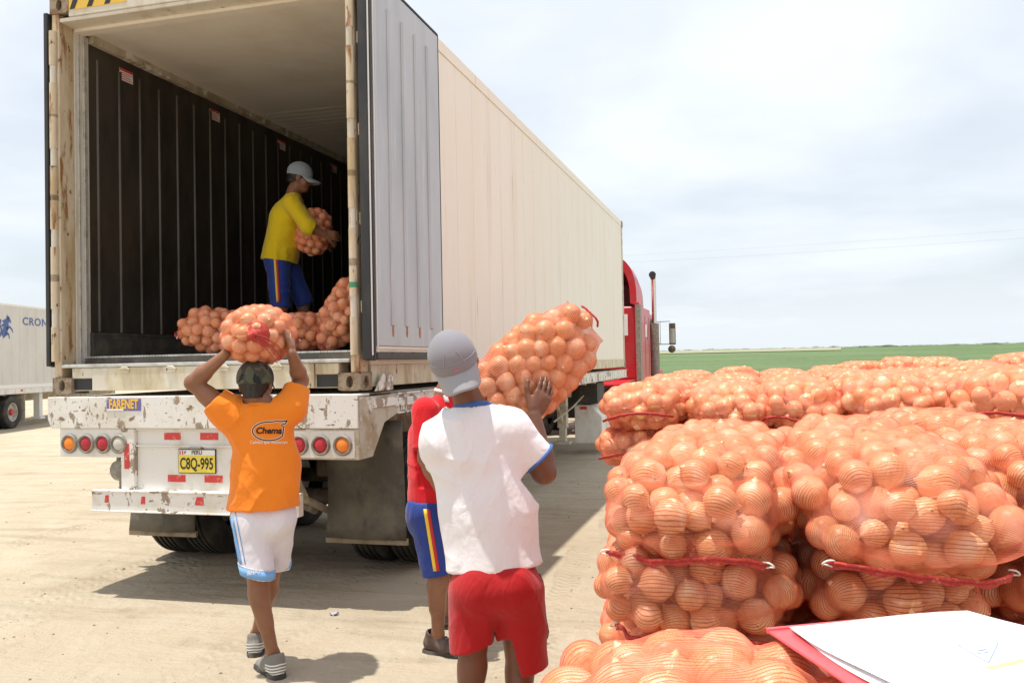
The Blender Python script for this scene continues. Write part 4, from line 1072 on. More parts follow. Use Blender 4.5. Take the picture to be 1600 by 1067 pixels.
# far pile
FX0, FY0, DX, DY = 4.27, .20, .455, .62
top = {}
for j in range(-2, 7):
    for i in range(0, 11):
        x, y = FX0 + DX * i, FY0 + DY * j
        if j == -1 and i < 4: continue
        if j == -2 and i < 6: continue
        v = Vector((x, y, 1.3)) - CAMV; Z = v.dot(Vector(FW)); X = v.dot(Vector(RT))
        if 800 + FPX * X / Z > 1760: continue
        top[(i, j)] = (x + J(.03), y + J(.05))
for (i, j), (x, y) in top.items():
    front = (i, j - 1) not in top
    z = 1.285 + J(.025) + .013 * max(i - 2, 0) + (.02 if j < 0 else 0)
    row = 'front row' if j == 0 else ('jutting block in front of the' if j < 0 else ORD[j] + ' row')
    kind = MID if (j <= 1 or i == 0) else LOW
    rz = J(9) + (180 if rg.random() < .3 and not front else 0)
    if j < 0: lab = 'onion sack on top of the block before the far pile, %s row, %s from left' % ('back' if j == -1 else 'front', ORD[i - (4 if j == -1 else 6)])
    else: lab = 'onion sack on top of the far pile, %s, %s from its left edge' % (row, ORD[i])
    spare(kind, lab, GF, (x, y, z - .135), rz, J(4) + (3 if front else 0), J(5), 1.12 + J(.05))
    # layers below, where the pile's front and left side can be seen
    if front or i == 0:
        for lay in range(1, 6):
            xx = x + J(.03) + (-.04 if lay == 1 and i == 0 else DX / 2 * (lay % 2) + .03); yy = y + J(.03)
            spare(MID if lay == 1 and (i < 3) else LOW, 'onion sack in the lower layers of the far pile under its front and left edge', GF, (xx, yy, max(z - .222 * lay - .135, -.01)), J(5), 0, J(2))
# humps of a further layer
for k, (px, Z, z, lab) in enumerate(((1415, 7.6, 1.43, 'onion sack on the rounded hump rising above the far pile top, highest of the hump'), (1345, 7.9, 1.40, 'onion sack on the left shoulder of the hump above the far pile'), (1480, 7.2, 1.40, 'onion sack on the right shoulder of the hump above the far pile'),
                                (1600, 6.6, 1.45, 'onion sack lying highest at the far right end of the far pile'), (1660, 6.0, 1.44, 'onion sack beside the highest one at the far right end'), (1540, 5.9, 1.38, 'onion sack lying crosswise between the hump and the right end of the far pile'), (1150, 8.6, 1.36, 'onion sack lying crosswise at the back left of the far pile top'), (1460, 8.8, 1.42, 'onion sack behind the hump at the back of the far pile'))):
    p = at(px, 560, Z); spare(LOW, lab, GF, (p.x, p.y, z - .135), rg.choice((0, 80, 100, 20)) + J(10), J(5), J(6))
for k_ in (LOW, MID):
    for o in k_:
        if o.name not in used: o.location = (6.5, 3.0, .0); o['label'] = 'onion sack hidden inside the far pile'; o['group'] = GF; used.add(o.name)

# sacks in the container
GC = 'onion sacks lying on the container floor'
FZ = ZB + .27
s = make_sack("onion sack slumped on the container floor, left of the sack carried on a head", (.20, .30, .165), 96, 21, 0, group=GC)
put_axes(s, (1.03, .52, FZ + .175), (.93, .28, -.22), (.2, -.3, 1), (.20, .30, .165))
s = make_sack('onion sack lying at the feet of the man in yellow behind the carried sack', (.20, .30, .15), 92, 22, 0, group=GC)
put_axes(s, (1.72, .66, FZ + .15), (.35, .95, .0), (0, 0, 1), (.20, .30, .15))
s = make_sack('onion sack leaning steeply inside the container beside the rusty right post', (.23, .37, .17), 126, 23, 0, group=GC)
put_axes(s, (2.06, .60, FZ + .29), (.50, .12, .80), (-.80, -.25, .5), (.23, .37, .17))
# clipboard
cl0 = cam_pt(.475, 1.03, 1.238)
cb_ = empty('clipboard', 'red clipboard with loose white papers lying on the nearest onion sacks', 'clipboard', cl0, YAW + R_(1))
cb_.rotation_euler = (R_(-1.0), R_(-1.5), YAW + R_(8))
MT['folder'] = surf('pink_red_plastic', (0.70, 0.085, 0.095), (), .35)
MT['paper'] = surf('white_paper', (0.86, 0.86, 0.87), (), .6)
MT['pen'] = surf('pale_blue_ink', (0.27, 0.32, 0.58), (), .6); MT['marker'] = surf('yellow_highlighter', (0.82, 0.84, 0.25), (), .6)
MT['faint'] = surf('faint_violet_print', (0.50, 0.48, 0.66), (), .6)
mb = MB(); mb.box(-.125, .128, -.19, .168, -.004, .0); mb.build('board', 'folder', cb_, bevel=.003)
mb = MB(); mb.prism([(.165, -.004), (.1675, .002), (.160, .002), (.159, -.004)], -.125, .128, 'x'); mb.build('board_rim', 'folder', cb_)
def sheet(name, x0, x1, y0, y1, z, curl, seed, parent):
    nx, ny = 26, 30; vs = []
    for j in range(ny + 1):
        for i in range(nx + 1):
            u, v = i / nx, j / ny
            x = x0 + (x1 - x0) * u; y = y0 + (y1 - y0) * v
            zz = z + curl * max(0, u - .70) ** 2 * (1 - v) * 6 + .0025 * math.sin(u * 5 + seed) * math.sin(v * 4 + seed) + .0025
            vs.append((x + .006 * math.sin(v * 5 + seed), y + .005 * math.sin(u * 4 + seed), zz))
    mb = MB(); mb.add(vs, [(j * (nx + 1) + i, j * (nx + 1) + i + 1, (j + 1) * (nx + 1) + i + 1, (j + 1) * (nx + 1) + i) for j in range(ny) for i in range(nx)])
    o = mb.build(name, 'paper', parent, smooth='all', recalc=False); so = o.modifiers.new('s', 'SOLIDIFY'); so.thickness = .0004; so.offset = -1
    return o, vs, [(j * (nx + 1) + i, j * (nx + 1) + i + 1, (j + 1) * (nx + 1) + i + 1, (j + 1) * (nx + 1) + i) for j in range(ny) for i in range(nx)]
sheet('paper', -.10, .118, -.185, .143, .001, .01, 2.0, cb_)
p1, pv, pf = sheet('paper', -.098, .150, -.17, .146, .005, .06, 1.0, cb_)
sheet('paper', -.09, .12, -.24, -.085, .0115, .02, 4.0, cb_)
bv = BVHTree.FromPolygons([Vector(v) for v in pv], pf)
def on_paper(x, y):
    h = bv.ray_cast(Vector((x, y, .2)), Vector((0, 0, -1)))[0]
    return Vector((x, y, (h.z if h else .008) + .0007))
def stroke(pts, w, m, name='pen_mark'):
    mb = MB(); vs, n_ = [], len(pts)
    for i, p in enumerate(pts):
        a = Vector(pts[max(i - 1, 0)]); b = Vector(pts[min(i + 1, n_ - 1)]); d = (b - a); d = d.normalized() if d.length else Vector((1, 0)); nn = Vector((-d.y, d.x)) * w
        vs += [on_paper(p[0] + nn.x, p[1] + nn.y), on_paper(p[0] - nn.x, p[1] - nn.y)]
    mb.add(vs, [(2 * i, 2 * i + 1, 2 * i + 3, 2 * i + 2) for i in range(n_ - 1)])
    return mb.build(name, m, p1, recalc=False)
def seg_(a, b, n=8): return [(a[0] + (b[0] - a[0]) * i / n, a[1] + (b[1] - a[1]) * i / n) for i in range(n + 1)]
TA, TB, TC = (.048, .016), (.092, .006), (.043, -.044)
stroke(seg_(TA, TB) + seg_(TB, TC) + seg_(TC, TA), .0008, 'pen', 'triangle_mark')
for k, (x0, x1, y) in enumerate(((.054, .079, .003), (.058, .068, -.006), (.051, .066, -.014))):
    stroke([(x0 + (x1 - x0) * i / 26, y + .0022 * math.sin(i * 2.1 + k) * (1 if i % 5 else 0)) for i in range(27)], .0006, 'pen', 'handwriting')
stroke([(-.040 + .035 * i / 20, -.034 + .012 * i / 20 + .003 * math.sin(i * 1.7)) for i in range(21)], .0004, 'pen', 'handwriting')
stroke([(-.038 + .012 * i / 14, -.012 - .022 * i / 14 + .003 * math.sin(i * 2.3)) for i in range(15)], .0004, 'faint', 'handwriting')
for k in range(4):
    stroke([(-.07 + .19 * i / 60, -.058 - .007 * k - .0 * i + .0012 * math.sin(i * 2.3 + k) * (1 if (i + k) % 7 else 0)) for i in range(12 * k, 61 - 5 * k)], .0005, 'faint', 'printed_line')
stroke(seg_((.030, -.060), (.085, -.046)), .004, 'marker', 'highlight')
# ---------------------------------------------------------------- people: smooth-blended solids turned into one mesh each
def V3(p): return np.array([p[0], p[1], p[2]], np.float32)
class Field:
    def __init__(s, lo, hi, h):
        s.h = h; s.lo = np.array(lo, np.float32); s.n = np.maximum(np.ceil((np.array(hi) - np.array(lo)) / h).astype(int) + 1, 4)
        s.f = np.full(tuple(s.n), .2, np.float32)
    def sub(s, lo, hi, m):
        i0 = np.clip(np.floor((np.array(lo) - m - s.lo) / s.h).astype(int), 0, s.n - 1); i1 = np.clip(np.ceil((np.array(hi) + m - s.lo) / s.h).astype(int) + 1, 1, s.n)
        sl = tuple(slice(a, b) for a, b in zip(i0, i1))
        ax = [s.lo[k] + s.h * np.arange(i0[k], i1[k], dtype=np.float32) for k in range(3)]
        return sl, ax
    def put(s, d, sl, k):
        a = s.f[sl]
        if k <= 0: s.f[sl] = np.minimum(a, d); return
        t = np.clip(.5 + .5 * (a - d) / k, 0, 1); s.f[sl] = a * (1 - t) + d * t - k * t * (1 - t)
    def cone(s, a, b, ra, rb, k=.02, flat=None, ff=1.0, carve=False):
        """tapered capsule; flat: direction along which it is thinned by ff"""
        a, b = V3(a), V3(b); R = max(ra, rb) * max(1, ff)
        sl, (x, y, z) = s.sub(np.minimum(a, b) - R, np.maximum(a, b) + R, k + 2 * s.h)
        px, py, pz = x[:, None, None] - a[0], y[None, :, None] - a[1], z[None, None, :] - a[2]
        px, py, pz = np.broadcast_arrays(px, py, pz)
        ba = b - a
        if flat is not None:
            fl = V3(flat); fl = fl / np.linalg.norm(fl); q = (px * fl[0] + py * fl[1] + pz * fl[2]) * (1 / ff - 1)
            px, py, pz = px + fl[0] * q, py + fl[1] * q, pz + fl[2] * q
            ba = ba + fl * float(ba @ fl) * (1 / ff - 1)
        L2 = max(float(ba @ ba), 1e-9)
        t = np.clip((px * ba[0] + py * ba[1] + pz * ba[2]) / L2, 0, 1)
        d = np.sqrt((px - ba[0] * t) ** 2 + (py - ba[1] * t) ** 2 + (pz - ba[2] * t) ** 2) - (ra + (rb - ra) * t)
        if ff < 1: d = d * (ff * .5 + .5)
        if carve: s.f[sl] = np.maximum(s.f[sl], -d)
        else: s.put(d.astype(np.float32), sl, k)
        return s
    def ell(s, c, r, ax=None, k=.02, carve=False):
        """ellipsoid with radii r along the axes ax (rows)"""
        c = V3(c); A = np.eye(3, dtype=np.float32) if ax is None else np.array([list(v) for v in ax], np.float32); R = max(r)
        sl, (x, y, z) = s.sub(c - R, c + R, k + 2 * s.h)
        px, py, pz = np.broadcast_arrays(x[:, None, None] - c[0], y[None, :, None] - c[1], z[None, None, :] - c[2])
        q = [(px * A[i, 0] + py * A[i, 1] + pz * A[i, 2]) / r[i] for i in range(3)]
        k0 = np.sqrt(q[0] ** 2 + q[1] ** 2 + q[2] ** 2); k1 = np.sqrt(sum((q[i] / r[i]) ** 2 for i in range(3))) + 1e-6
        d = (k0 * (k0 - 1) / k1).astype(np.float32)
        if carve: s.f[sl] = np.maximum(s.f[sl], -d)
        else: s.put(d, sl, k)
        return s
    def plane(s, p, n, k=0.0):
        """keep the side n points away from"""
        p, n = V3(p), V3(n); n = n / np.linalg.norm(n)
        x, y, z = [s.lo[i] + s.h * np.arange(s.n[i], dtype=np.float32) for i in range(3)]
        d = (x[:, None, None] - p[0]) * n[0] + (y[None, :, None] - p[1]) * n[1] + (z[None, None, :] - p[2]) * n[2]
        s.f = np.maximum(s.f, d); return s
    def cutcyl(s, p, n, r, depth=.25):
        """cut away what lies beyond plane (p, n) within radius r of p"""
        p, n = V3(p), V3(n); n = n / np.linalg.norm(n)
        sl, (x, y, z) = s.sub(p - r - depth, p + r + depth, 0)
        px, py, pz = np.broadcast_arrays(x[:, None, None] - p[0], y[None, :, None] - p[1], z[None, None, :] - p[2])
        t = px * n[0] + py * n[1] + pz * n[2]
        rad = np.sqrt(np.maximum(px ** 2 + py ** 2 + pz ** 2 - t ** 2, 0)) - r
        s.f[sl] = np.maximum(s.f[sl], -np.maximum(np.maximum(-t, rad), t - depth)); return s
    def mesh(s):
        f = np.pad(s.f, 1, constant_values=.2); lo = s.lo - s.h
        ins = f < 0
        n = np.array(f.shape)
        c = np.zeros(n - 1, np.int8); P = np.zeros(tuple(n - 1) + (3,), np.float32); W = np.zeros(n - 1, np.float32)
        S = lambda o: f[o[0]:n[0] - 1 + o[0], o[1]:n[1] - 1 + o[1], o[2]:n[2] - 1 + o[2]]
        cnt = sum((S(o) < 0).astype(np.int8) for o in [(i, j, k) for i in (0, 1) for j in (0, 1) for k in (0, 1)])
        act = (cnt > 0) & (cnt < 8)
        idx = np.argwhere(act)
        vid = np.full(n - 1, -1, np.int64); vid[act] = np.arange(len(idx))
        co = np.zeros((len(idx), 3), np.float32); w = np.zeros(len(idx), np.float32)
        cor = [(i, j, k) for i in (0, 1) for j in (0, 1) for k in (0, 1)]
        for a in cor:
            for b in cor:
                if sum(abs(x - y) for x, y in zip(a, b)) != 1 or a > b: continue
                fa = f[idx[:, 0] + a[0], idx[:, 1] + a[1], idx[:, 2] + a[2]]; fb = f[idx[:, 0] + b[0], idx[:, 1] + b[1], idx[:, 2] + b[2]]
                m = (fa < 0) != (fb < 0)
                t = np.where(m, fa / np.where(m, fa - fb, 1), 0)[:, None]
                co += np.where(m[:, None], np.array(a, np.float32) + t * (np.array(b, np.float32) - np.array(a, np.float32)), 0); w += m
        co = (co / w[:, None] + idx) * s.h + lo
        Q = []
        for ax in range(3):
            o1, o2 = [(1, 2), (2, 0), (0, 1)][ax]
            sa = [slice(1, n[k] - 1) for k in range(3)]; sa[ax] = slice(0, n[ax] - 1); sb = list(sa); sb[ax] = slice(1, n[ax])
            A, B = ins[tuple(sa)], ins[tuple(sb)]
            e = np.argwhere(A != B); fl = A[A != B]
            e = e + np.array([0 if k == ax else 1 for k in range(3)])
            d1 = np.zeros(3, int); d1[o1] = 1; d2 = np.zeros(3, int); d2[o2] = 1
            g = lambda q: vid[q[:, 0], q[:, 1], q[:, 2]]
            q = np.stack([g(e - d1 - d2), g(e - d2), g(e), g(e - d1)], 1)
            q[~fl] = q[~fl][:, ::-1]
            Q.append(q)
        return co, np.concatenate(Q)
def vnoise(p, seed=0):
    """smooth value noise in numpy"""
    p = np.asarray(p, np.float64) + 100.0; i = np.floor(p).astype(np.int64); f = p - i; f = f * f * (3 - 2 * f)
    r = 0
    for dx in (0, 1):
        for dy in (0, 1):
            for dz in (0, 1):
                h = ((i[:, 0] + dx) * 374761393 + (i[:, 1] + dy) * 668265263 + (i[:, 2] + dz) * 2147483647 + seed * 974711) & 0xffffffff
                h = ((h ^ (h >> 13)) * 1274126177) & 0xffffffff; h = ((h ^ (h >> 16)) & 0xffff) / 65535.0
                w = (f[:, 0] if dx else 1 - f[:, 0]) * (f[:, 1] if dy else 1 - f[:, 1]) * (f[:, 2] if dz else 1 - f[:, 2])
                r = r + h * w
    return r * 2 - 1
def relax(co, q, it=2, lam=.5):
    n = len(co)
    e = np.concatenate([q[:, [0, 1]], q[:, [1, 2]], q[:, [2, 3]], q[:, [3, 0]]])
    for _ in range(it):
        a = np.zeros((n, 3)); c = np.zeros(n)
        np.add.at(a, e[:, 0], co[e[:, 1]]); np.add.at(c, e[:, 0], 1); np.add.at(a, e[:, 1], co[e[:, 0]]); np.add.at(c, e[:, 1], 1)
        co = co * (1 - lam) + lam * a / c[:, None]
    return co
def normals(co, q):
    nn = np.cross(co[q[:, 2]] - co[q[:, 0]], co[q[:, 3]] - co[q[:, 1]]); v = np.zeros_like(co)
    for k in range(4): np.add.at(v, q[:, k], nn)
    return v / (np.linalg.norm(v, axis=1, keepdims=True) + 1e-12)
def field_obj(name, F, m, parent, origin, folds=None, it=2):
    co, q = F.mesh(); co = relax(co.astype(np.float64), q, it)
    if folds is not None:
        N = normals(co, q); co = co + N * folds(co, N)[:, None]; co = relax(co, q, 1, .15)
    me = bpy.data.meshes.new(name); me.from_pydata((co - np.array(origin)).tolist(), [], q.tolist()); me.materials.append(MT[m] if isinstance(m, str) else m)
    me.polygons.foreach_set('use_smooth', [True] * len(me.polygons))
    o = bpy.data.objects.new(name, me); COL.objects.link(o)
    if parent is not None: o.parent = parent
    else: o.location = origin
    return o, co, q
def skin(name, c1, c2):
    t = NT(name)
    n1 = t.noise(7, detail=4); n2 = t.noise(90, detail=3, off=3)
    c = t.mix(t.ramp(n1, .38, .64), c1, c2); c = t.mix(t.ramp(n2, .55, .75, 0, .3), c, tuple(x * .65 for x in c1))
    t.b.inputs['Subsurface Weight'].default_value = .12; t.b.inputs['Subsurface Radius'].default_value = (.012, .005, .003)
    t.bump(n2, .12, .002)
    return t.set(c, .42, 0, .4)
def cloth(name, base, dark=None, scale=1.0, rough=.85, sheen=.15, wr=.6, extra=None):
    t = NT(name)
    w1 = t.noise(5.5, (1, 1, .55), detail=3, rough=.5, off=2, dist=.9); w2 = t.noise(13, (1, 1, .7), detail=3, off=6, dist=.6); wv = t.noise(420, detail=2, off=3)
    c = t.mix(t.ramp(t.noise(3, detail=4, off=8), .35, .7, 0, .5), base, dark or tuple(x * .82 for x in base))
    if extra: c = extra(t, c)
    h = t.math('ADD', t.math('MULTIPLY', w1, 1.0), t.math('ADD', t.math('MULTIPLY', w2, .35), t.math('MULTIPLY', wv, .03)))
    t.bump(h, wr, .035)
    t.b.inputs['Sheen Weight'].default_value = sheen
    return t.set(c, rough, 0, .25)
MT['skin_a'] = skin('tan_skin', (0.235, 0.105, 0.058), (0.29, 0.135, 0.075))
MT['skin_b'] = skin('dark_tan_skin', (0.155, 0.066, 0.038), (0.20, 0.085, 0.05))
MT['hair'] = surf('black_hair', (0.010, 0.008, 0.007), [((0.03, .024, .02), 60, (1, 1, .2), .5, .65)], .5, bump=(150, .5, .004))
MT['orange_cloth'] = cloth('orange_cotton', (0.86, 0.235, 0.018))
MT['white_cloth'] = cloth('white_cotton', (0.80, 0.77, 0.80), (0.76, 0.72, 0.70))
MT['white_sheer'] = cloth('white_polyester', (0.76, 0.73, 0.79), rough=.6)
MT['red_cloth'] = cloth('red_polyester', (0.42, 0.010, 0.013), (0.34, 0.008, 0.010), rough=.75)
MT['red_cotton'] = cloth('red_cotton', (0.66, 0.014, 0.022))
MT['blue_cloth'] = cloth('royal_blue_polyester', (0.022, 0.050, 0.26), rough=.6)
MT['yellow_cloth'] = cloth('yellow_cotton', (0.74, 0.53, 0.012))
MT['grey_cap'] = cloth('grey_cap_cloth', (0.235, 0.225, 0.25), (0.19, 0.185, 0.205), wr=.15)
MT['grey_mesh'] = cloth('dark_grey_cap_mesh', (0.20, 0.215, 0.21), wr=.1)
MT['bill_grey'] = cloth('pale_grey_bill_cloth', (0.33, 0.325, 0.345), wr=.08)
MT['pale_cap'] = cloth('pale_grey_cap_cloth', (0.30, 0.34, 0.38), wr=.1)
MT['blue_trim'] = cloth('blue_rib_knit', (0.055, 0.125, 0.34), wr=.1)
MT['sky_trim'] = cloth('sky_blue_trim', (0.20, 0.42, 0.76), wr=.1)
MT['red_trim'] = surf('red_stripe', (0.55, 0.02, 0.03), (), .7); MT['yellow_trim'] = surf('yellow_stripe', (0.82, 0.58, 0.05), (), .7)
MT['pink_stitch'] = surf('pink_stitching', (0.42, 0.27, 0.31), (), .7); MT['pink_logo'] = surf('pink_embroidery', (0.78, 0.10, 0.20), (), .6)
MT['brown_shoe'] = surf('worn_brown_leather', (0.075, 0.038, 0.032), [((0.16, 0.11, 0.085), 12, (1, 1, 1), .48, .66)], .5, bump=(40, .15, .003))
MT['grey_shoe'] = surf('grey_suede', (0.20, 0.185, 0.165), [((0.30, 0.28, 0.245), 12, (1, 1, 1), .48, .66)], .8, bump=(60, .15, .003))
MT['sole'] = surf('dark_rubber_sole', (0.05, 0.045, 0.04), [((0.2, 0.17, 0.13), 14, (1, 1, 1), .5, .68)], .8)
MT['stripe_white'] = surf('white_shoe_stripe', (0.74, 0.73, 0.70), (), .6)
MT['shirt_print'] = surf('dark_brown_shirt_print', (0.045, 0.016, 0.012), (), .8); MT['shirt_print_white'] = surf('off_white_shirt_print', (0.80, 0.62, 0.48), (), .8)
t = NT('camouflage_cloth')
c = t.mix(t.ramp(t.noise(11, detail=2, off=1), .48, .50), (0.045, 0.045, 0.030), (0.115, 0.085, 0.055)); c = t.mix(t.ramp(t.noise(13, detail=2, off=5), .56, .58), c, (0.012, 0.012, 0.012)); c = t.mix(t.ramp(t.noise(12, detail=2, off=9), .60, .62), c, (0.075, 0.085, 0.050))
MT['camo'] = t.set(c, .85)

def unit(v): v = Vector(v); return v.normalized()
def hand(F, wrist, fd, pn, th, L=.18, curl=(.35, .4, .45, .5), spread=.10, tcurl=.3):
    """fd: direction of the fingers, pn: direction the palm faces, th: side of the thumb (+1: fd x pn)"""
    fd = unit(fd); pn = unit(pn); pn = (pn - fd * pn.dot(fd)).normalized(); sd = fd.cross(pn) * th
    w = Vector(wrist)
    pal = w + fd * L * .46
    F.cone(w, pal - fd * .01, .024, .026, .014, flat=pn, ff=.62)
    for i, (off, ln, r) in enumerate(((.030, .40, .0088), (.010, .45, .0092), (-.011, .42, .0088), (-.030, .33, .0078))):
        b = w + fd * L * .18 + sd * off * .7; k = w + fd * L * (.50 - abs(off - .01) * .6) + sd * off
        F.cone(b, k, .0155, .0125, .010, flat=pn, ff=.8)
        d = (fd + sd * (off * spread / .03)).normalized(); p = k; a = curl[i] * .6
        for s_, seg in enumerate((.46, .30, .24)):
            d2 = (d * math.cos(a) + pn * math.sin(a)).normalized(); q = p + d2 * (L * ln * seg)
            F.cone(p, q, r * (1 - .09 * s_), r * (1 - .09 * (s_ + 1)), .003); p = q; a += curl[i]
    b = w + fd * L * .16 + sd * .022; k = w + fd * L * .34 + sd * .052 + pn * .012
    F.cone(b, k, .017, .0125, .012)
    d = (fd * .75 + sd * .55 + pn * tcurl).normalized(); q = k + d * .033; F.cone(k, q, .0118, .0105, .004)
    d = (fd * .9 + sd * .2 + pn * tcurl * 1.3).normalized(); F.cone(q, q + d * .027, .0104, .0085, .004)
def head(F, c, fwd, up, s=1.0):
    f = unit(fwd); u = unit(up); u = (u - f * u.dot(f)).normalized(); r = f.cross(u); c = Vector(c)
    A = (r, f, u)
    P = lambda x, y, z: c + r * (x * s) + f * (y * s) + u * (z * s)
    F.ell(P(0, -.012, .035), (.074 * s, .093 * s, .082 * s), A, .02)
    F.ell(P(0, .030, -.035), (.058 * s, .062 * s, .078 * s), A, .03)
    F.ell(P(0, .060, -.088), (.028 * s, .026 * s, .022 * s), A, .025)            # chin
    for x in (-1, 1):
        F.cone(P(x * .052, .0, -.065), P(x * .022, .062, -.088), .020 * s, .017 * s, .02)   # jaw
        F.ell(P(x * .042, .058, -.028), (.022 * s, .018 * s, .018 * s), A, .02)             # cheek
        F.ell(P(x * .030, .081, .004), (.016 * s, .010 * s, .009 * s), A, .004, carve=True) # eye socket
        F.ell(P(x * .030, .074, .004), (.0125 * s, .0115 * s, .0105 * s), A, .002)
        F.cone(P(x * .045, .077, .022), P(x * .014, .086, .020), .007 * s, .008 * s, .01)   # brow
        F.ell(P(x * .077, -.008, -.006), (.008 * s, .020 * s, .032 * s), A, .006)           # ear
        F.ell(P(x * .083, -.002, -.004), (.005 * s, .010 * s, .016 * s), A, .002, carve=True)
        F.ell(P(x * .012, .094, -.033), (.009 * s, .010 * s, .008 * s), A, .006)            # nostril
    F.cone(P(0, .085, .008), P(0, .106, -.028), .008 * s, .0125 * s, .010)
    F.cone(P(-.020, .083, -.057), P(.020, .083, -.057), .0072 * s, .0072 * s, .006); F.cone(P(-.017, .081, -.068), P(.017, .081, -.068), .0078 * s, .0078 * s, .006)
    F.cone(P(-.021, .092, -.0625), P(.021, .092, -.0625), .0016 * s, .0016 * s, 0, carve=True)
    return P, A
def limb_leg(F, hip, knee, ank, fw, s=1.0):
    hip, knee, ank = Vector(hip), Vector(knee), Vector(ank); fw = unit(fw)
    F.cone(hip, knee, .082 * s, .054 * s, .03)
    F.ell(knee + fw * .012, (.050 * s, .050 * s, .058 * s), None, .03)
    d = (ank - knee)
    F.cone(knee, ank, .050 * s, .034 * s, .03)
    F.cone(knee + d * .14 - fw * .018, knee + d * .46 - fw * .012, .045 * s, .036 * s, .035)
    F.cone(ank + Vector((0, 0, .02)), ank - Vector((0, 0, .03)), .036 * s, .034 * s, .02)
def foot(F, ank, fw, s=1.0):
    a = Vector(ank); f = unit((fw[0], fw[1], 0)); F.cone(a - f * .03 - Vector((0, 0, .045)), a + f * .13 - Vector((0, 0, .055)), .033 * s, .026 * s, .02)
def limb_arm(F, sh, el, wr, s=1.0):
    F.cone(sh, el, .050 * s, .040 * s, .03); e, w = Vector(el), Vector(wr); d = w - e; u = (e - Vector(sh)).normalized()
    F.cone(e - u * .10 * s, e - u * .18 * s, .046 * s, .046 * s, .03)
    F.cone(e, e + d * .32, .040 * s, .041 * s, .02); F.cone(e + d * .3, w, .040 * s, .026 * s, .02)
def shoe(name, ank, fw, m, parent, origin, s=1.0, pitch=0.0, stripes=False, sole_h=.03):
    """ank: ankle joint; the shoe runs along fw, pitched with the heel up by pitch"""
    a = Vector(ank); f = unit((fw[0], fw[1], 0)); up = Vector((0, 0, 1)); sd = f.cross(up)
    q = Quaternion(sd, -pitch); T = lambda x, y, z: a + q @ (f * (y * s) + sd * (x * s) + up * (z * s))
    f2, u2 = q @ f, q @ up
    lo = np.array(a) - .26; hi = np.array(a) + .26
    F = Field(lo, hi, .0048)
    F.cone(T(0, -.045, -.035), T(.0, .06, -.052), .042 * s, .042 * s, .02); F.cone(T(0, .05, -.05), T(-.004, .165, -.068), .044 * s, .030 * s, .03, flat=u2, ff=.8)
    F.cone(T(0, -.035, -.03), T(0, -.03, .012), .040 * s, .043 * s, .02); F.cone(T(0, .01, -.02), T(0, .085, -.045), .036 * s, .030 * s, .03)
    F.plane(T(0, 0, -.082), -u2); F.cutcyl(T(0, -.0, .020), (u2 + f2 * .35), .09 * s, .12)
    F.cone(T(0, -.022, -.01), T(0, -.012, .09), .035 * s, .042 * s, 0, carve=True)
    o, co, qd = field_obj(name, F, m, parent, origin)
    # sole, laces, stripes
    pts = [(0, -.092), (.03, -.082), (.043, -.04), (.042, .03), (.05, .10), (.044, .15), (.02, .198), (-.012, .205), (-.042, .165), (-.049, .10), (-.042, .03), (-.043, -.04), (-.03, -.082)]
    mb = MB(); n_ = len(pts)
    vs = [T(x * 1.02, y, -.083 - sole_h * .45) for x, y in pts] + [T(x * 1.06, y * 1.01, -.082) for x, y in pts] + [T(x * 1.02, y, -.066) for x, y in pts]
    vs = [Vector(v) - Vector(origin) for v in vs]
    mb.add(vs, [tuple(range(n_))[::-1], tuple(range(2 * n_, 3 * n_))] + [(r * n_ + i, r * n_ + (i + 1) % n_, (r + 1) * n_ + (i + 1) % n_, (r + 1) * n_ + i) for r in (0, 1) for i in range(n_)])
    mb.build('sole', 'sole', o, smooth=True)
    bv = BVHTree.FromPolygons([Vector(c_) for c_ in co], qd.tolist())
    def on(x, y, z, d):
        h = bv.ray_cast(T(x, y, z), q @ (f * d[1] + sd * d[0] + up * d[2]))
        return None if h[0] is None else h[0] + h[1] * .0018 - Vector(origin)
    for k in range(4):
        pts2 = [on(u, .045 + k * .022, .1, (0, 0, -1)) for u in (-.022, -.011, 0, .011, .022)]
        pts2 = [p for p in pts2 if p is not None]
        if len(pts2) > 2: mb = MB(); mb.tube(pts2, .003, 6); mb.build('lace', 'sole' if not stripes else 'grey_shoe', o, smooth='all')
    if stripes:
        for sg in (1, -1):
            for k in range(4):
                pp = []
                for u in range(13):
                    ang = (u / 12) * 1.9
                    y_ = -.12 + .0 ; z_ = -.012 - k * .0145 - .012 * (u / 12)
                    dx, dy = math.sin(ang) * sg, -math.cos(ang)
                    pp.append(on(-dx * -.12, dy * .14 - .02, z_, (-dx, -dy, 0)))
                pp = [p for p in pp if p is not None]
                if len(pp) > 4:
                    mb = MB(); w_ = u2 * .0038; mb.add([p + w_ for p in pp] + [p - w_ for p in pp], [(i, i + 1, len(pp) + i + 1, len(pp) + i) for i in range(len(pp) - 1)]); mb.build('white_stripe', 'stripe_white', o, smooth='all', recalc=False)
    return o
def bounds(pts, m): 
    A = np.array([list(p) for p in pts]); return A.min(0) - m, A.max(0) + m
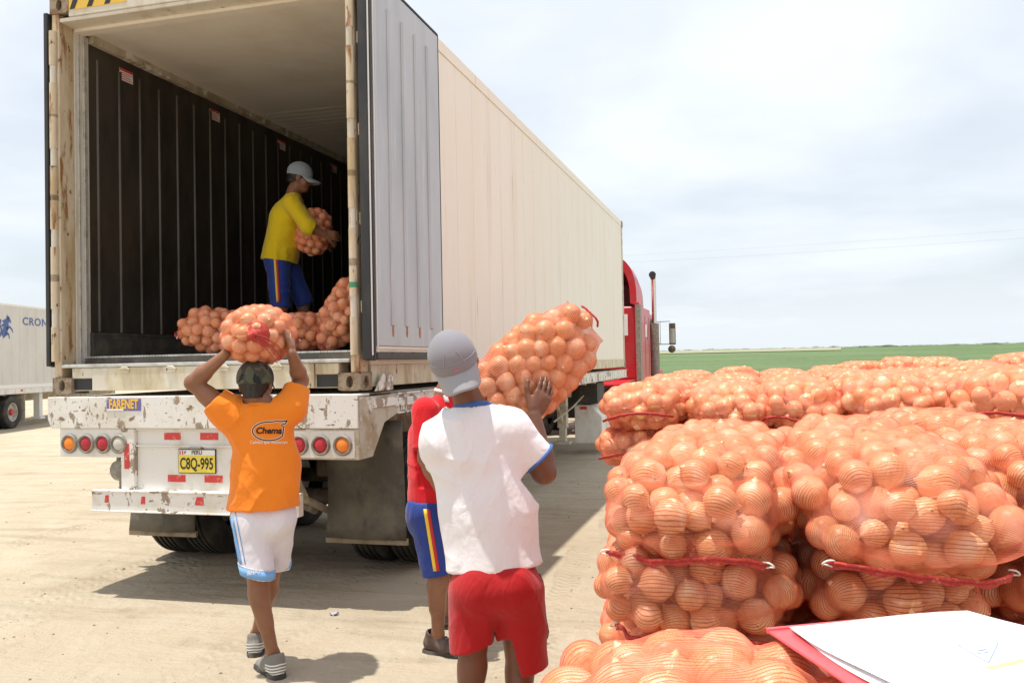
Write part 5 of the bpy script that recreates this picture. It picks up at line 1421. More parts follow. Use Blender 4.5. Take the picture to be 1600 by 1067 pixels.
def fold_fn(amp, seed, dirs, fr=26.0, zb=None):
    d = np.array(dirs, float); d /= np.linalg.norm(d)
    def fn(co, N):
        w = np.stack([vnoise(co * 4, seed + i) for i in range(3)], 1) * .055
        s1 = vnoise((co + w) * np.array([1, 1, 1]) @ (np.eye(3) * 9) + (co @ d)[:, None] * d * fr * .0, seed + 5)
        q = ((co + w) @ d) * fr + 3.2 * vnoise(co * 5.5, seed + 9)
        q2 = ((co + w * 1.5) @ np.array([d[2], d[1], -d[0]])) * fr * 1.7 + 2.5 * vnoise(co * 7, seed + 12)
        rid = 1 - np.abs(np.sin(q)) ** .7
        mask = np.clip(vnoise(co * 4.5, seed + 20) * 1.6 + .45, 0, 1)
        m2 = np.clip(vnoise(co * 6.5, seed + 26) * 1.8 + .1, 0, 1)
        return amp * (rid * mask * 1.3 - .35) + amp * .75 * m2 * (1 - np.abs(np.sin(q2)) ** .6) + amp * .6 * vnoise(co * 11, seed + 30)
    return fn
def strip_on(bv, pts, dirs, w, m, name, parent, origin, off=.003, seg=1):
    """ribbon laid on a surface: pts start points, dirs ray directions; w half width vector per point"""
    L, Rr = [], []
    for p, d, ww in zip(pts, dirs, w):
        for lst, sg in ((L, 1), (Rr, -1)):
            h = bv.ray_cast(Vector(p) + Vector(ww) * sg, Vector(d).normalized())
            lst.append(None if h[0] is None else h[0] + h[1] * off - Vector(origin))
    ok = [i for i in range(len(L)) if L[i] is not None and Rr[i] is not None]
    if len(ok) < 2: return None
    L = [L[i] for i in ok]; Rr = [Rr[i] for i in ok]; k = len(ok)
    mb = MB(); mb.add(L + Rr, [(i, i + 1, k + i + 1, k + i) for i in range(k - 1)])
    o = mb.build(name, m, parent, smooth='all', recalc=False); so = o.modifiers.new('s', 'SOLIDIFY'); so.thickness = .002; so.offset = 0
    return o
def bvh(co, q): return BVHTree.FromPolygons([Vector(c_) for c_ in co], q.tolist())
def decal(bv, vs, fs, o, ex, ey, d, m, name, parent, origin, off=.002, sub=.02):
    bm = bmesh.new(); vv = [bm.verts.new((v[0], v[1], 0)) for v in vs]
    for f in fs:
        try: bm.faces.new([vv[i] for i in f])
        except ValueError: pass
    for _ in range(3):
        ed = [e for e in bm.edges if e.calc_length() > sub]
        if not ed: break
        bmesh.ops.subdivide_edges(bm, edges=ed, cuts=1); bmesh.ops.triangulate(bm, faces=[f for f in bm.faces if len(f.verts) > 4])
    o, ex, ey, d = Vector(o), unit(ex), unit(ey), unit(d)
    for v in bm.verts:
        p = o + ex * v.co.x + ey * v.co.y
        h = bv.ray_cast(p, d); v.co = ((h[0] - d * off) if h[0] is not None else p + d * .1) - Vector(origin)
    me = bpy.data.meshes.new(name); bm.to_mesh(me); bm.free(); me.materials.append(MT[m])
    ob = bpy.data.objects.new(name, me); COL.objects.link(ob); ob.parent = parent
    return ob
def cap(name, c, fwd, up, m, parent, origin, bill=True, bill_m=None, s=1.0, bill_dir=1, top=.115, band=.02, opening=False, droop=0.0):
    """c head centre; bill points along fwd * bill_dir"""
    f = unit(fwd); u = unit(up); u = (u - f * u.dot(f)).normalized(); r = f.cross(u); c = Vector(c); A = (r, f, u)
    P = lambda x, y, z: c + r * (x * s) + f * (y * s) + u * (z * s)
    F = Field(np.array(c) - .2, np.array(c) + .2, .0048)
    F.ell(P(0, -.012, .035), (.086 * s, .105 * s, (top - .02) * s), A, 0); F.cone(P(0, -.012, band), P(0, -.012, band + .03), .088 * s, .088 * s, .02, flat=f, ff=1.16)
    F.plane(P(0, 0, band), -u)
    F.ell(P(0, -.012, .03), (.078 * s, .097 * s, (top - .028) * s), A, 0, carve=True)
    if opening: F.ell(P(0, -.115 * bill_dir, band + .018), (.034 * s, .05 * s, .026 * s), A, 0, carve=True)
    o, co, q = field_obj(name, F, m, parent, origin)
    if bill:
        mb = MB(); vs = []; nx, ny = 16, 8; B = bill_dir
        for j in range(ny + 1):
            for i in range(nx + 1):
                uu = i / nx * 2 - 1; v = j / ny
                x = uu * (.080 - .008 * v); y0 = B * (.098 * math.sqrt(max(0, 1 - (uu * .93) ** 2)) ) - .012; y1 = B * (.060 + .112 * math.sqrt(max(0, 1 - (abs(uu) * .985) ** 2.6)))
                y = y0 + (y1 - y0) * v
                z = band + .003 - (.018 + droop) * v - .030 * uu * uu * (.35 + .65 * v) + .006
                vs.append(P(x, y, z) - Vector(origin))
        mb.add(vs, [(j * (nx + 1) + i, j * (nx + 1) + i + 1, (j + 1) * (nx + 1) + i + 1, (j + 1) * (nx + 1) + i) for j in range(ny) for i in range(nx)])
        bl = mb.build('bill', bill_m or m, o, smooth='all'); so = bl.modifiers.new('s', 'SOLIDIFY'); so.thickness = .005; so.offset = 0
    return o, co, q, P, A
def hair(c, fwd, up, parent, origin, s=1.0, low=-.055, side=.0):
    f = unit(fwd); u = unit(up); u = (u - f * u.dot(f)).normalized(); r = f.cross(u); c = Vector(c); A = (r, f, u)
    P = lambda x, y, z: c + r * (x * s) + f * (y * s) + u * (z * s)
    F = Field(np.array(c) - .17, np.array(c) + .17, .0048)
    F.ell(P(0, -.016, .033), (.080 * s, .098 * s, .086 * s), A, 0); F.cone(P(0, -.045, .0), P(0, -.058, low + .02), .066 * s, .050 * s, .03)
    F.plane(P(0, .045, .03), f * 1.0 - u * .5); F.plane(P(0, .012, -.02), f * .8 - u * .9); F.plane(P(0, 0, low), -u)
    return field_obj('hair', F, 'hair', parent, origin, folds=lambda co, N: .002 * vnoise(co * 60, 3))[0]
RTv, FWv, UPv = Vector(RT), Vector(FW), Vector((0, 0, 1))
def gnd(p, z): return Vector((p.x, p.y, z))
def person(label, pts, origin, sk, h=.0046):
    lo, hi = bounds(pts, .24); lo[2] = origin[2] - .02
    return Field(lo, hi, h)
def finish(F, label, sk, origin, group=None):
    o, co, q = field_obj('person', F, sk, None, origin, it=1)
    return tag(o, label, 'person', group)

# ---- man in the white T-shirt with a sack on his right shoulder
ZW = 3.32
hc = at(711, 569, 3.33); hf = FWv * .88 + UPv * .42 - RTv * .16; hu = UPv * .92 - RTv * .27 - FWv * .40
nk = at(738, 634, 3.36); shL = at(689, 690, 3.36); shR = at(798, 672, 3.37)
elL, wrL = at(706, 742, 3.60), at(768, 668, 3.66); elR, wrR = at(850, 738, 3.42), at(834, 650, 3.46)
hipL, hipR = at(745, 920, 3.33), at(806, 922, 3.33); knL, knR = at(738, 1042, 3.30), at(812, 1050, 3.36); anL, anR = gnd(at(726, 1190, 3.40), .085), gnd(at(806, 1190, 3.30), .085)
pel = at(774, 890, 3.33); og = (pel.x, pel.y, 0.0)
F = person('', [hc, elR, elL, wrR, wrL, anL, anR, hipL, pel, hc + UPv * .05], og, '')
head(F, hc, hf, hu)
F.cone(hc - hu * .05 - unit(hf) * .02, nk - UPv * .02, .052, .057, .03); F.cone(nk - UPv * .03, at(744, 700, 3.39), .055, .10, .03, flat=FWv, ff=.7)
F.cone(shL, shR, .045, .045, .04); F.cone(at(744, 700, 3.39), pel, .125, .12, .05, flat=FWv, ff=.6)
limb_arm(F, shL, elL, wrL, 1.0); limb_arm(F, shR, elR, wrR, 1.1)
hand(F, wrR, UPv * .86 + RTv * .42 + FWv * .18, FWv * .9 - RTv * .35 + UPv * .1, 1, .180, (.22, .24, .26, .28), .04, .05)
hand(F, wrL, UPv * .7 + RTv * .6, -FWv, -1, .18)
limb_leg(F, hipL, knL, anL, FWv, .90); limb_leg(F, hipR, knR, anR, FWv, .90); foot(F, anL, FWv); foot(F, anR, FWv)
p1_ = finish(F, 'man in white T-shirt, red shorts and backward grey cap with sack on his shoulder', 'skin_b', og)
hair(hc, hf, hu, p1_, og)
# shirt
lo, hi = bounds([shL, shR, elR, pel, at(773, 930, 3.33)], .24); F = Field(lo, hi, .0055)
F.cone(at(741, 700, 3.38), at(763, 800, 3.37), .188, .172, .05, flat=FWv, ff=.66); F.cone(at(763, 800, 3.37), at(774, 900, 3.34), .172, .186, .06, flat=FWv, ff=.72)
F.cone(shL + UPv * .002, shR + UPv * .004, .064, .068, .05); F.cone(nk - UPv * .035, at(741, 700, 3.38), .082, .15, .05, flat=FWv, ff=.75); F.cone(nk - UPv * .045, shL, .058, .062, .04); F.cone(nk - UPv * .045, shR, .058, .062, .04)
F.cone(shR, at(843, 720, 3.385), .078, .074, .04); F.cone(shL, at(692, 730, 3.52), .076, .070, .04)
F.plane(at(774, 886, 3.33), -UPv * .98 + RTv * .06)
dR = (at(843, 720, 3.385) - shR).normalized(); F.cutcyl(shR + dR * .150, dR, .125, .25); F.cone(shR + dR * .13, shR + dR * .26, .066, .070, 0, carve=True)
dL = (at(692, 730, 3.52) - shL).normalized(); F.cutcyl(shL + dL * .16, dL, .10, .25); F.cone(shL + dL * .14, shL + dL * .26, .060, .064, 0, carve=True)
F.cutcyl(nk - UPv * .008 + FWv * .01, UPv * .92 + FWv * .28 - RTv * .1, .10, .2); F.cone(nk - UPv * .03, nk + UPv * .06, .060, .072, 0, carve=True)
F.plane(at(774, 886, 3.33), -UPv * .98 + RTv * .06)
fl1 = fold_fn(.0062, 3, (.75, .1, .85), 19)
sh1, co, q = field_obj('shirt', F, 'white_cloth', p1_, og, folds=fl1)
bv = bvh(co, q)
ang = [i / 40 * 2 * math.pi for i in range(41)]
ctr = nk - UPv * .008 + FWv * .01; aux = unit(UPv * .92 + FWv * .28 - RTv * .1); r1 = unit(RTv - aux * RTv.dot(aux)); r2 = aux.cross(r1)
mb = MB(); mb.tube([ctr - aux * .004 + (r1 * math.cos(a) * .074 + r2 * math.sin(a) * .070) - Vector(og) for a in ang], .0125, 8, caps=False); mb.build('collar', 'blue_trim', sh1, smooth='all')
r1 = unit(UPv - dR * UPv.dot(dR)); r2 = dR.cross(r1)
mb = MB(); mb.tube([shR + dR * .150 + (r1 * math.cos(a) + r2 * math.sin(a)) * .0735 - Vector(og) for a in ang], .0065, 8, caps=False); mb.build('cuff', 'blue_trim', sh1, smooth='all')
# shorts
lo, hi = bounds([hipL, hipR, knL, knR, pel], .16); F = Field(lo, hi, .0055)
F.cone(at(758, 905, 3.33), at(790, 905, 3.33), .125, .125, .04, flat=FWv, ff=.92)
F.cone(hipL - FWv * .01 - RTv * .006, at(739, 1030, 3.30), .100, .088, .014); F.cone(hipR - FWv * .01 + RTv * .008, at(823, 1062, 3.35), .100, .086, .014); F.cone(at(750, 922, 3.265), at(802, 922, 3.265), .078, .078, .06)
F.cone(at(771, 968, 3.3), at(781, 1070, 3.3), .002, .017, carve=True, flat=FWv, ff=9); F.plane(at(776, 878, 3.33), UPv); F.cutcyl(at(742, 1010, 3.30), -UPv * .97 + RTv * .24, .145, .22); F.cutcyl(at(821, 1046, 3.35), -UPv * .98 + RTv * .2, .125, .22)
F.cone(at(739, 1000, 3.30), at(740, 1060, 3.30), .070, .074, 0, carve=True); F.cone(at(821, 1035, 3.35), at(824, 1090, 3.35), .068, .072, 0, carve=True)
st1, co, q = field_obj('shorts', F, 'red_cloth', p1_, og, folds=fold_fn(.0075, 8, (.55, .2, .8), 17)); bv = bvh(co, q)
ps = [at(872, 895 + i * 10, 3.36) for i in range(11)]; strip_on(bv, ps, [-RTv] * 11, [FWv * .012] * 11, 'black', 'side_stripe', st1, og)
cp1, co, q, P, A = cap('cap', hc, hf, hu, 'grey_cap', p1_, og, bill=True, bill_m='bill_grey', bill_dir=-1, top=.125, band=.012, s=1.0, droop=.034)
bv = bvh(co, q)
r_, f_, u_ = A
for sx in (-1, 1):      # mesh side panels and pink seams
    pa_, pb_ = [], []
    for i in range(16):
        a = -1.35 + i / 15 * 1.9; pa_.append(P(sx * .2, .0, .055) + f_ * (.075 * math.sin(a)) + u_ * 0.0); 
    L = []
    for i in range(18):
        a = i / 17 * 1.45; L.append(P(sx * (.036 + .022 * (i / 17)), -.16, .150 - .085 * (i / 17)))
    strip_on(bv, L, [(P(0, -.01, .03) - p) for p in L], [r_ * .0011] * 18, 'pink_stitch', 'seam', cp1, og, .0008)
L = [P(x * .085, -.22, .052 + .006 * (1 - x * x)) for x in [i / 10 - 1 for i in range(21)]]
strip_on(bv, L, [f_] * 21, [u_ * .0008] * 21, 'bill_grey', 'seam', cp1, og, .0006)
sw = [(-.020, .004), (-.017, -.002), (-.010, -.005), (.0, -.003), (.024, .010), (.002, .004), (-.008, .0025), (-.012, .004), (-.015, .009)]
sw = [(x * .62, y * .62) for x, y in sw]
decal(bv, sw, [tuple(range(len(sw)))], P(.006, -.25, .034), r_, u_, f_, 'pink_logo', 'emblem', cp1, og, .0016, .008)
shoe('shoe', anL, FWv, 'brown_shoe', p1_, og); shoe('shoe', anR, FWv * .97 + RTv * .2, 'brown_shoe', p1_, og)
def bend_end(p, y0=-.06, k=3.3):
    q = p.copy(); m = q[:, 1] < y0; R0 = 1 / k; th = (y0 - p[m, 1]) * k; w_ = 1 - .22 * np.clip((y0 - p[m, 1]) / .25, 0, 1)
    q[m, 0] = R0 - (R0 - p[m, 0] * w_) * np.cos(th); q[m, 1] = y0 - (R0 - p[m, 0] * w_) * np.sin(th)
    return q
s = make_sack('orange net sack of onions resting on the right shoulder of the man in white', (.185, .36, .125), 100, 31, 0, group='onion sacks being carried', r=(.035, .046), ex=(2.8, 2.6, 2.2), hem_z=0.0, twine=False, hem_w=.42, warp=bend_end, front_bias=False)
put_axes(s, at(827, 582, 3.63), (at(905, 508, 3.66) - at(775, 628, 3.60)), -FWv + UPv * .12 + RTv * .18, (.185, .36, .125))

# ---- man in orange with a sack on his head
ZO = 4.55
hc = at(400, 602, ZO); hf = FWv; hu = UPv
nk = at(406, 634, ZO); shL = at(357, 646, ZO); shR = at(456, 638, ZO)
elL, wrL = at(301, 598, 4.52), at(353, 553, 4.50); elR, wrR = at(470, 594, 4.66), at(456, 552, 4.52)
hipL, hipR = at(393, 806, 4.55), at(436, 806, 4.60); knL, knR = at(404, 925, 4.52), at(420, 918, 4.78); anL, anR = gnd(at(428, 1036, 4.56), .088), gnd(at(400, 985, 4.92), .088)
pel = at(414, 795, 4.58); og = (pel.x, pel.y, 0.0)
F = person('', [hc, elR, elL, wrR + UPv * .15, wrL + UPv * .15, anL, anR, hipL, pel], og, '')
head(F, hc, hf, hu)
F.cone(hc - hu * .05 - unit(hf) * .02, nk, .050, .056, .03); F.cone(nk - UPv * .01, at(410, 690, 4.59), .055, .10, .04, flat=FWv, ff=.65); F.cone(shL, shR, .045, .045, .04); F.cone(at(410, 690, 4.59), pel, .115, .11, .05, flat=FWv, ff=.62)
limb_arm(F, shL, elL, wrL, .98); limb_arm(F, shR, elR, wrR, .98)
hand(F, wrL, UPv * .72 + FWv * .55 + RTv * .12, RTv, -1, .175, (.3, .32, .36, .4)); hand(F, wrR, UPv * .72 + FWv * .55 - RTv * .12, -RTv, 1, .175, (.3, .32, .36, .4))
limb_leg(F, hipL, knL, anL, FWv, .88); limb_leg(F, hipR, knR, anR, FWv, .88); foot(F, anL, FWv - RTv * .45); foot(F, anR, FWv)
p2_ = finish(F, 'man in orange T-shirt and white shorts carrying a sack on his head', 'skin_a', og)
hair(hc, hf, hu, p2_, og, low=-.062)
lo, hi = bounds([shL, shR, at(320, 610, 4.5), at(470, 598, 4.6), at(413, 830, 4.6)], .22); F = Field(lo, hi, .0055)
F.cone(at(410, 672, 4.57), at(416, 735, 4.57), .158, .166, .05, flat=FWv, ff=.66); F.cone(at(416, 735, 4.57), at(411, 800, 4.57), .166, .190, .05, flat=FWv, ff=.72)
F.cone(shL, shR, .060, .060, .05); F.cone(nk - UPv * .03, at(410, 672, 4.57), .075, .13, .05, flat=FWv, ff=.75)
eL = at(322, 614, 4.535); eR = at(465, 600, 4.62)
F.cone(shL + (shR - shL) * .06, eL, .078, .070, .05); F.cone(shR, eR, .080, .064, .05); F.cone(at(380, 668, 4.57), at(345, 636, 4.54), .085, .070, .05)
F.plane(at(411, 793, 4.57), -UPv + RTv * .03)
dL = (eL - shL).normalized(); F.cutcyl(shL + dL * .098, dL, .14, .2); F.cone(shL + dL * .08, shL + dL * .22, .056, .060, 0, carve=True)
dR = (eR - shR).normalized(); F.cutcyl(shR + dR * .12, dR, .12, .2); F.cone(shR + dR * .10, shR + dR * .22, .052, .056, 0, carve=True)
F.cutcyl(nk + UPv * .004, UPv * .95 + FWv * .25, .085, .1); F.cone(nk - UPv * .02, nk + UPv * .05, .058, .068, 0, carve=True)
sh2, co, q = field_obj('shirt', F, 'orange_cloth', p2_, og, folds=fold_fn(.0060, 14, (-.6, .1, .8), 20)); bv = bvh(co, q)
mb = MB(); ctr = nk + UPv * .0
mb.tube([ctr + (RTv * math.cos(a) * .066 + FWv * math.sin(a) * .062) - UPv * .014 * math.sin(a) - Vector(og) for a in ang], .008, 8, caps=False); mb.build('collar', 'orange_cloth', sh2, smooth='all')
# chest mark on the back: word inside a tailed oval, small line under it
def onb(px, py): return at(px, py, 4.2)
ctr = onb(421, 673); sc_ = 1 / (FPX / 4.46); ex_, ey_ = Vector(CX), Vector(CY); dd = (at(421, 673, 5) - Vector(CAMP)).normalized()
def px_(pts): return [((x - 421) * sc_, -(y - 673) * sc_) for x, y in pts]
vs, fs = text_geo('Chema', .044, bold=.0015, shear=.18)
decal(bv, [(v[0] * 1.05 - .004, v[1]) for v in vs], fs, ctr, ex_, ey_, dd, 'shirt_print', 'print', sh2, og, .0022)
vs, fs = text_geo('Calidad que construye', .022, bold=.0006)
decal(bv, [(v[0] * .95, v[1]) for v in vs], fs, at(420, 692, 4.2), ex_, ey_, dd, 'shirt_print_white', 'print', sh2, og, .0022)
oval = []
for i in range(34):
    a = .55 + i / 33 * (2 * math.pi - .75); oval.append((420 + 25.5 * math.cos(a) * (1 - .0 * i), 673.5 - 14.5 * math.sin(a)))
oval = oval[::1]
up_ = [(422, 658.5), (432, 657.5), (441, 658), (449, 657)]
tail = [(449, 657), (446, 662), (438, 664.5), (444, 667)]
def outline(pts, w, m, nm, off):
    vs = []; n_ = len(pts)
    for i, p in enumerate(pts):
        a = Vector(pts[max(i - 1, 0)]); b = Vector(pts[min(i + 1, n_ - 1)]); d = (b - a).normalized(); nn = Vector((-d.y, d.x)) * w
        vs += [(p[0] + nn.x, p[1] + nn.y), (p[0] - nn.x, p[1] - nn.y)]
    decal(bv, px_(vs), [(2 * i, 2 * i + 1, 2 * i + 3, 2 * i + 2) for i in range(n_ - 1)], ctr, ex_, ey_, dd, m, nm, sh2, og, off)
ov = [(420 + 25.5 * math.cos(a), 673.5 - 14.5 * math.sin(a)) for a in [1.45 + i / 36 * (2 * math.pi - 2.0) for i in range(37)]]
path = [(449, 657), (440, 658.2), (431, 657.8)] + ov + [(443.5, 667), (439, 664), (446, 661.5), (449, 657)]
outline(path, 2.0, 'shirt_print_white', 'print', .0014); outline(path, .95, 'shirt_print', 'print', .0022)
# shorts
lo, hi = bounds([hipL, hipR, at(400, 915, 4.5), at(433, 900, 4.75), pel], .17); F = Field(lo, hi, .0055)
F.cone(at(398, 805, 4.57), at(428, 805, 4.58), .108, .108, .04, flat=FWv, ff=.95)
F.cone(hipL, at(404, 915, 4.50), .098, .083, .035); F.cone(hipR, at(428, 900, 4.74), .092, .076, .035); F.cone(at(397, 818, 4.525), at(426, 818, 4.54), .066, .066, .06)
F.plane(at(414, 778, 4.57), UPv); F.cutcyl(at(404, 901, 4.50), -UPv * .97 - RTv * .22, .115, .2); F.cutcyl(at(430, 888, 4.74), -UPv, .10, .2)
F.cone(at(404, 899, 4.50), at(405, 940, 4.50), .060, .064, 0, carve=True); F.cone(at(430, 888, 4.76), at(430, 930, 4.76), .050, .055, 0, carve=True)
st2, co, q = field_obj('shorts', F, 'white_sheer', p2_, og, folds=fold_fn(.0065, 28, (.8, .1, .5), 18)); bv = bvh(co, q)
def band(c0, n, r, w, m, nm, par, a0=0, a1=2 * math.pi, k=48, lean=0):
    n = unit(n); e1 = unit(RTv - n * RTv.dot(n)); e2 = n.cross(e1); ps = [c0 + (e1 * math.cos(a0 + (a1 - a0) * i / k) + e2 * math.sin(a0 + (a1 - a0) * i / k)) * r for i in range(k + 1)]
    return strip_on(bv, ps, [c0 - p for p in ps], [n * w] * (k + 1), m, nm, par, og)
bL = band(at(404, 893, 4.50), UPv * .97 + RTv * .22, .125, .020, 'sky_trim', 'hem_band', st2); bR = band(at(430, 879, 4.74), UPv, .105, .018, 'sky_trim', 'hem_band', st2)
band(at(404, 884.5, 4.50), UPv * .97 + RTv * .22, .125, .0025, 'white_sheer', 'hem_line', st2)
vs, fs = text_geo('RHAT', .027, bold=.0010); 
decal(bv, vs, fs, at(397, 893.8, 4.2), (Vector(CX) + Vector(CY) * .2), Vector(CY), (at(398, 893, 5) - CAMV).normalized(), 'off_white', 'print', st2, og, .0055)
ps = [at(340 + i * .6, 800 + i * 9, 4.53) for i in range(11)]; strip_on(bv, ps, [RTv * 1.0 - FWv * .0] * 11, [FWv * .020] * 11, 'sky_trim', 'side_stripe', st2, og)
for dx_ in (0, 7):
    ps = [at(361 + dx_ + i * 1.75, 800 + i * 9, 4.2) for i in range(10)]; strip_on(bv, ps, [p_ - CAMV for p_ in ps], [RTv * (.0065 if dx_ == 0 else .0016)] * 10, 'sky_trim', 'side_stripe', st2, og)
cp2, co, q, P, A = cap('cap', hc, hf, hu, 'camo', p2_, og, bill=True, bill_dir=1, top=.112, band=.010, s=1.0)
shoe('shoe', anL, FWv * .80 - RTv * .62, 'grey_shoe', p2_, og, stripes=True); shoe('shoe', anR, FWv - RTv * .12, 'grey_shoe', p2_, og, stripes=True)
dims = (.182, .25, .158)
s = make_sack('round tied orange sack of onions carried on the head of the man in orange', dims, 92, 32, 0, group='onion sacks being carried', r=(.036, .044), ex=(2.2, 2.3, 2.2), hem=False, front_bias=False)
put_axes(s, at(405, 523, 4.62), FWv + RTv * .05 + UPv * .06, UPv, dims)
# tied end: knot and loose strands
kp = Vector((.055, -.262, .158 + .005))
mb = MB(); mb.lathe([(.0, -.030), (.022, -.024), (.014, -.006), (.018, .012), (.040, .035), (.07, .06)], kp, 'y', 14); kn = mb.build('knot', 'hem', s, smooth='all')
rg2 = random.Random(4)
for k in range(6):
    p = kp + Vector((0, -.012, .0)); d = Vector((.6 + .5 * rg2.random(), -.15, .25 - .12 * k)); pts = [p]
    for i in range(9):
        d = d + Vector((.05, .05, -.17 - .02 * rg2.random())); pts.append(pts[-1] + d.normalized() * .021)
    mb = MB(); mb.tube(pts, .0022, 5); mb.build('loose_string', 'red_cord', s, smooth='all')

# ---- man in red and blue behind the man in white, facing right
hc = at(722, 566, 4.95); hf = RTv; hu = UPv
nk = at(699, 611, 4.95); shN, shF = at(664, 642, 4.77), at(680, 640, 5.10)
elN, wrN = at(664, 716, 4.72), at(694, 778, 4.70); elF, wrF = at(700, 715, 5.12), at(735, 760, 5.10)
hipN, hipF = at(668, 800, 4.84), at(674, 800, 5.02); knN, knF = at(685, 908, 4.82), at(706, 895, 5.12); anN, anF = gnd(at(684, 988, 4.86), .085), gnd(at(700, 950, 5.32), .085)
pel = at(670, 785, 4.93); og = (pel.x, pel.y, 0.0)
F = person('', [hc, elN, elF, wrN, wrF, anN, anF, pel, shN], og, '')
head(F, hc, hf, hu); F.cone(hc - hu * .05 - RTv * .02, nk, .050, .060, .03); F.cone(nk, at(672, 690, 4.94), .07, .13, .04, flat=RTv, ff=.7); F.cone(shN, shF, .05, .05, .04); F.cone(at(672, 690, 4.94), pel, .115, .11, .05, flat=RTv, ff=.7)
limb_arm(F, shN, elN, wrN, .95); limb_arm(F, shF, elF, wrF, .95)
hand(F, wrN, RTv * .6 - UPv * .8, FWv, -1, .175); hand(F, wrF, RTv * .8 - UPv * .5, -FWv, 1, .175)
limb_leg(F, hipN, knN, anN, RTv, .95); limb_leg(F, hipF, knF, anF, RTv, .95); foot(F, anN, RTv - FWv * .5); foot(F, anF, RTv)
p3_ = finish(F, 'man in a red shirt and blue shorts half hidden behind the man in white', 'skin_a', og)
hair(hc, hf, hu, p3_, og)
lo, hi = bounds([shN, shF, elN, pel, elF], .2); F = Field(lo, hi, .0058)
F.cone(at(672, 690, 4.94), at(671, 790, 4.94), .175, .178, .05, flat=RTv, ff=.68); F.cone(shN + FWv * .03, shF, .062, .062, .06); F.cone(nk - UPv * .03, at(672, 690, 4.94), .075, .15, .05, flat=RTv, ff=.75)
F.cone(shN, elN, .074, .066, .04); F.cone(shF, elF, .07, .062, .04)
F.plane(at(671, 782, 4.94), -UPv); d = (elN - shN).normalized(); F.cutcyl(shN + d * .205, d, .10, .2); F.cone(shN + d * .18, elN + d * .05, .055, .06, 0, carve=True)
d = (elF - shF).normalized(); F.cutcyl(shF + d * .2, d, .10, .2)
F.cutcyl(nk + UPv * .0, UPv * .95 - RTv * .15, .09, .12); F.cone(nk - UPv * .02, nk + UPv * .05, .058, .066, 0, carve=True)
sh3, co, q = field_obj('shirt', F, 'red_cotton', p3_, og, folds=fold_fn(.006, 41, (.4, .2, .8), 20)); bv = bvh(co, q)
mb = MB(); mb.tube([nk - UPv * .004 + (RTv * math.cos(a) * .064 + FWv * math.sin(a) * .068) + RTv * 0 - UPv * .012 * math.cos(a) - Vector(og) for a in ang], .012, 8, caps=False); mb.build('collar', 'stripe_white', sh3, smooth='all')
ps = [at(688 + i * 1.2, 606 + i * 4.0, 4.72) for i in range(7)]; strip_on(bv, ps, [FWv] * 7, [RTv * .012] * 7, 'stripe_white', 'front_band', sh3, og)
def tracksuit(hN, hF, kN, kF, w0, cut, cutF, par, stripe, orig):
    lo, hi = bounds([hN, hF, kN, kF], .2); F = Field(lo, hi, .0058)
    F.cone(w0 + FWv * .06, w0 - FWv * .06, .118, .118, .04); F.cone(hN, kN, .104, .084, .035); F.cone(hF, kF, .104, .084, .035); F.ell(w0 - RTv * .035 - UPv * .07, (.082, .085, .09), None, .05)
    F.plane(w0 + UPv * .06, UPv); F.cutcyl(cut, (kN - hN), .14, .2); F.cutcyl(cutF, (kF - hF), .13, .2)
    dn = (kN - hN).normalized(); F.cone(cut - dn * .06, cut + dn * .1, .066, .074, 0, carve=True)
    o, co, q = field_obj('shorts', F, 'blue_cloth', par, orig, folds=fold_fn(.005, 55, (.5, .2, .8), 18)); b = bvh(co, q)
    for off, m in ((-.010, 'yellow_trim'), (.006, 'red_trim')):
        ps = [hN + (cut - hN) * (-.10 + .98 * i / 12) - FWv * .3 + RTv * (off + .012) for i in range(13)]
        strip_on(b, ps, [FWv] * 13, [RTv * .0085] * 13, m, 'side_stripe', o, orig)
    return o
tracksuit(hipN, hipF, knN, knF, at(669, 795, 4.93), at(683, 898, 4.82), at(702, 885, 5.1), p3_, True, og)
shoe('shoe', anN, RTv * .88 - FWv * .42, 'brown_shoe', p3_, og); shoe('shoe', anF, RTv, 'brown_shoe', p3_, og)

# ---- man in yellow inside the container, facing right, hugging a sack
zf = FZ
hc = at(469, 279, 7.70); hf = RTv * .95 - UPv * .22 + FWv * .12; hu = UPv * .97 + RTv * .22
nk = at(459, 302, 7.70); shN, shF = at(456, 318, 7.52), at(460, 318, 7.88)
elN, wrN = at(482, 354, 7.42), at(507, 366, 7.46); elF, wrF = at(484, 356, 7.90), at(512, 376, 7.80)
hipN, hipF = at(434, 408, 7.62), at(446, 408, 7.80); knN, knF = at(438, 478, 7.58), at(474, 470, 7.86); anN, anF = gnd(at(446, 545, 7.56), zf + .085), gnd(at(482, 545, 7.88), zf + .085)
pel = at(437, 398, 7.71); og = (pel.x, pel.y, zf)
F = Field(*bounds([hc, elN, elF, wrN + RTv * .1, wrF, anN, anF, pel, shN], .22), .0055)
head(F, hc, hf, hu); F.cone(hc - hu * .05 - RTv * .02, nk, .050, .060, .03); F.cone(nk, at(447, 350, 7.7), .07, .135, .04, flat=RTv, ff=.7); F.cone(shN, shF, .05, .05, .04); F.cone(at(447, 350, 7.7), pel, .12, .11, .05, flat=RTv, ff=.7)
limb_arm(F, shN, elN, wrN, .98); limb_arm(F, shF, elF, wrF, .98)
hand(F, wrN, RTv * .9 + FWv * .4 - UPv * .1, FWv - RTv * .3, -1, .175, (.4, .4, .45, .5)); hand(F, wrF, RTv * .7 - FWv * .5 - UPv * .3, -FWv - RTv * .3, 1, .175, (.4, .4, .45, .5))
limb_leg(F, hipN, knN, anN, RTv, .98); limb_leg(F, hipF, knF, anF, RTv, .98); foot(F, anN, RTv); foot(F, anF, RTv)
p4_ = finish(F, 'man in yellow shirt, blue shorts and pale cap hugging a sack inside the container', 'skin_a', og)
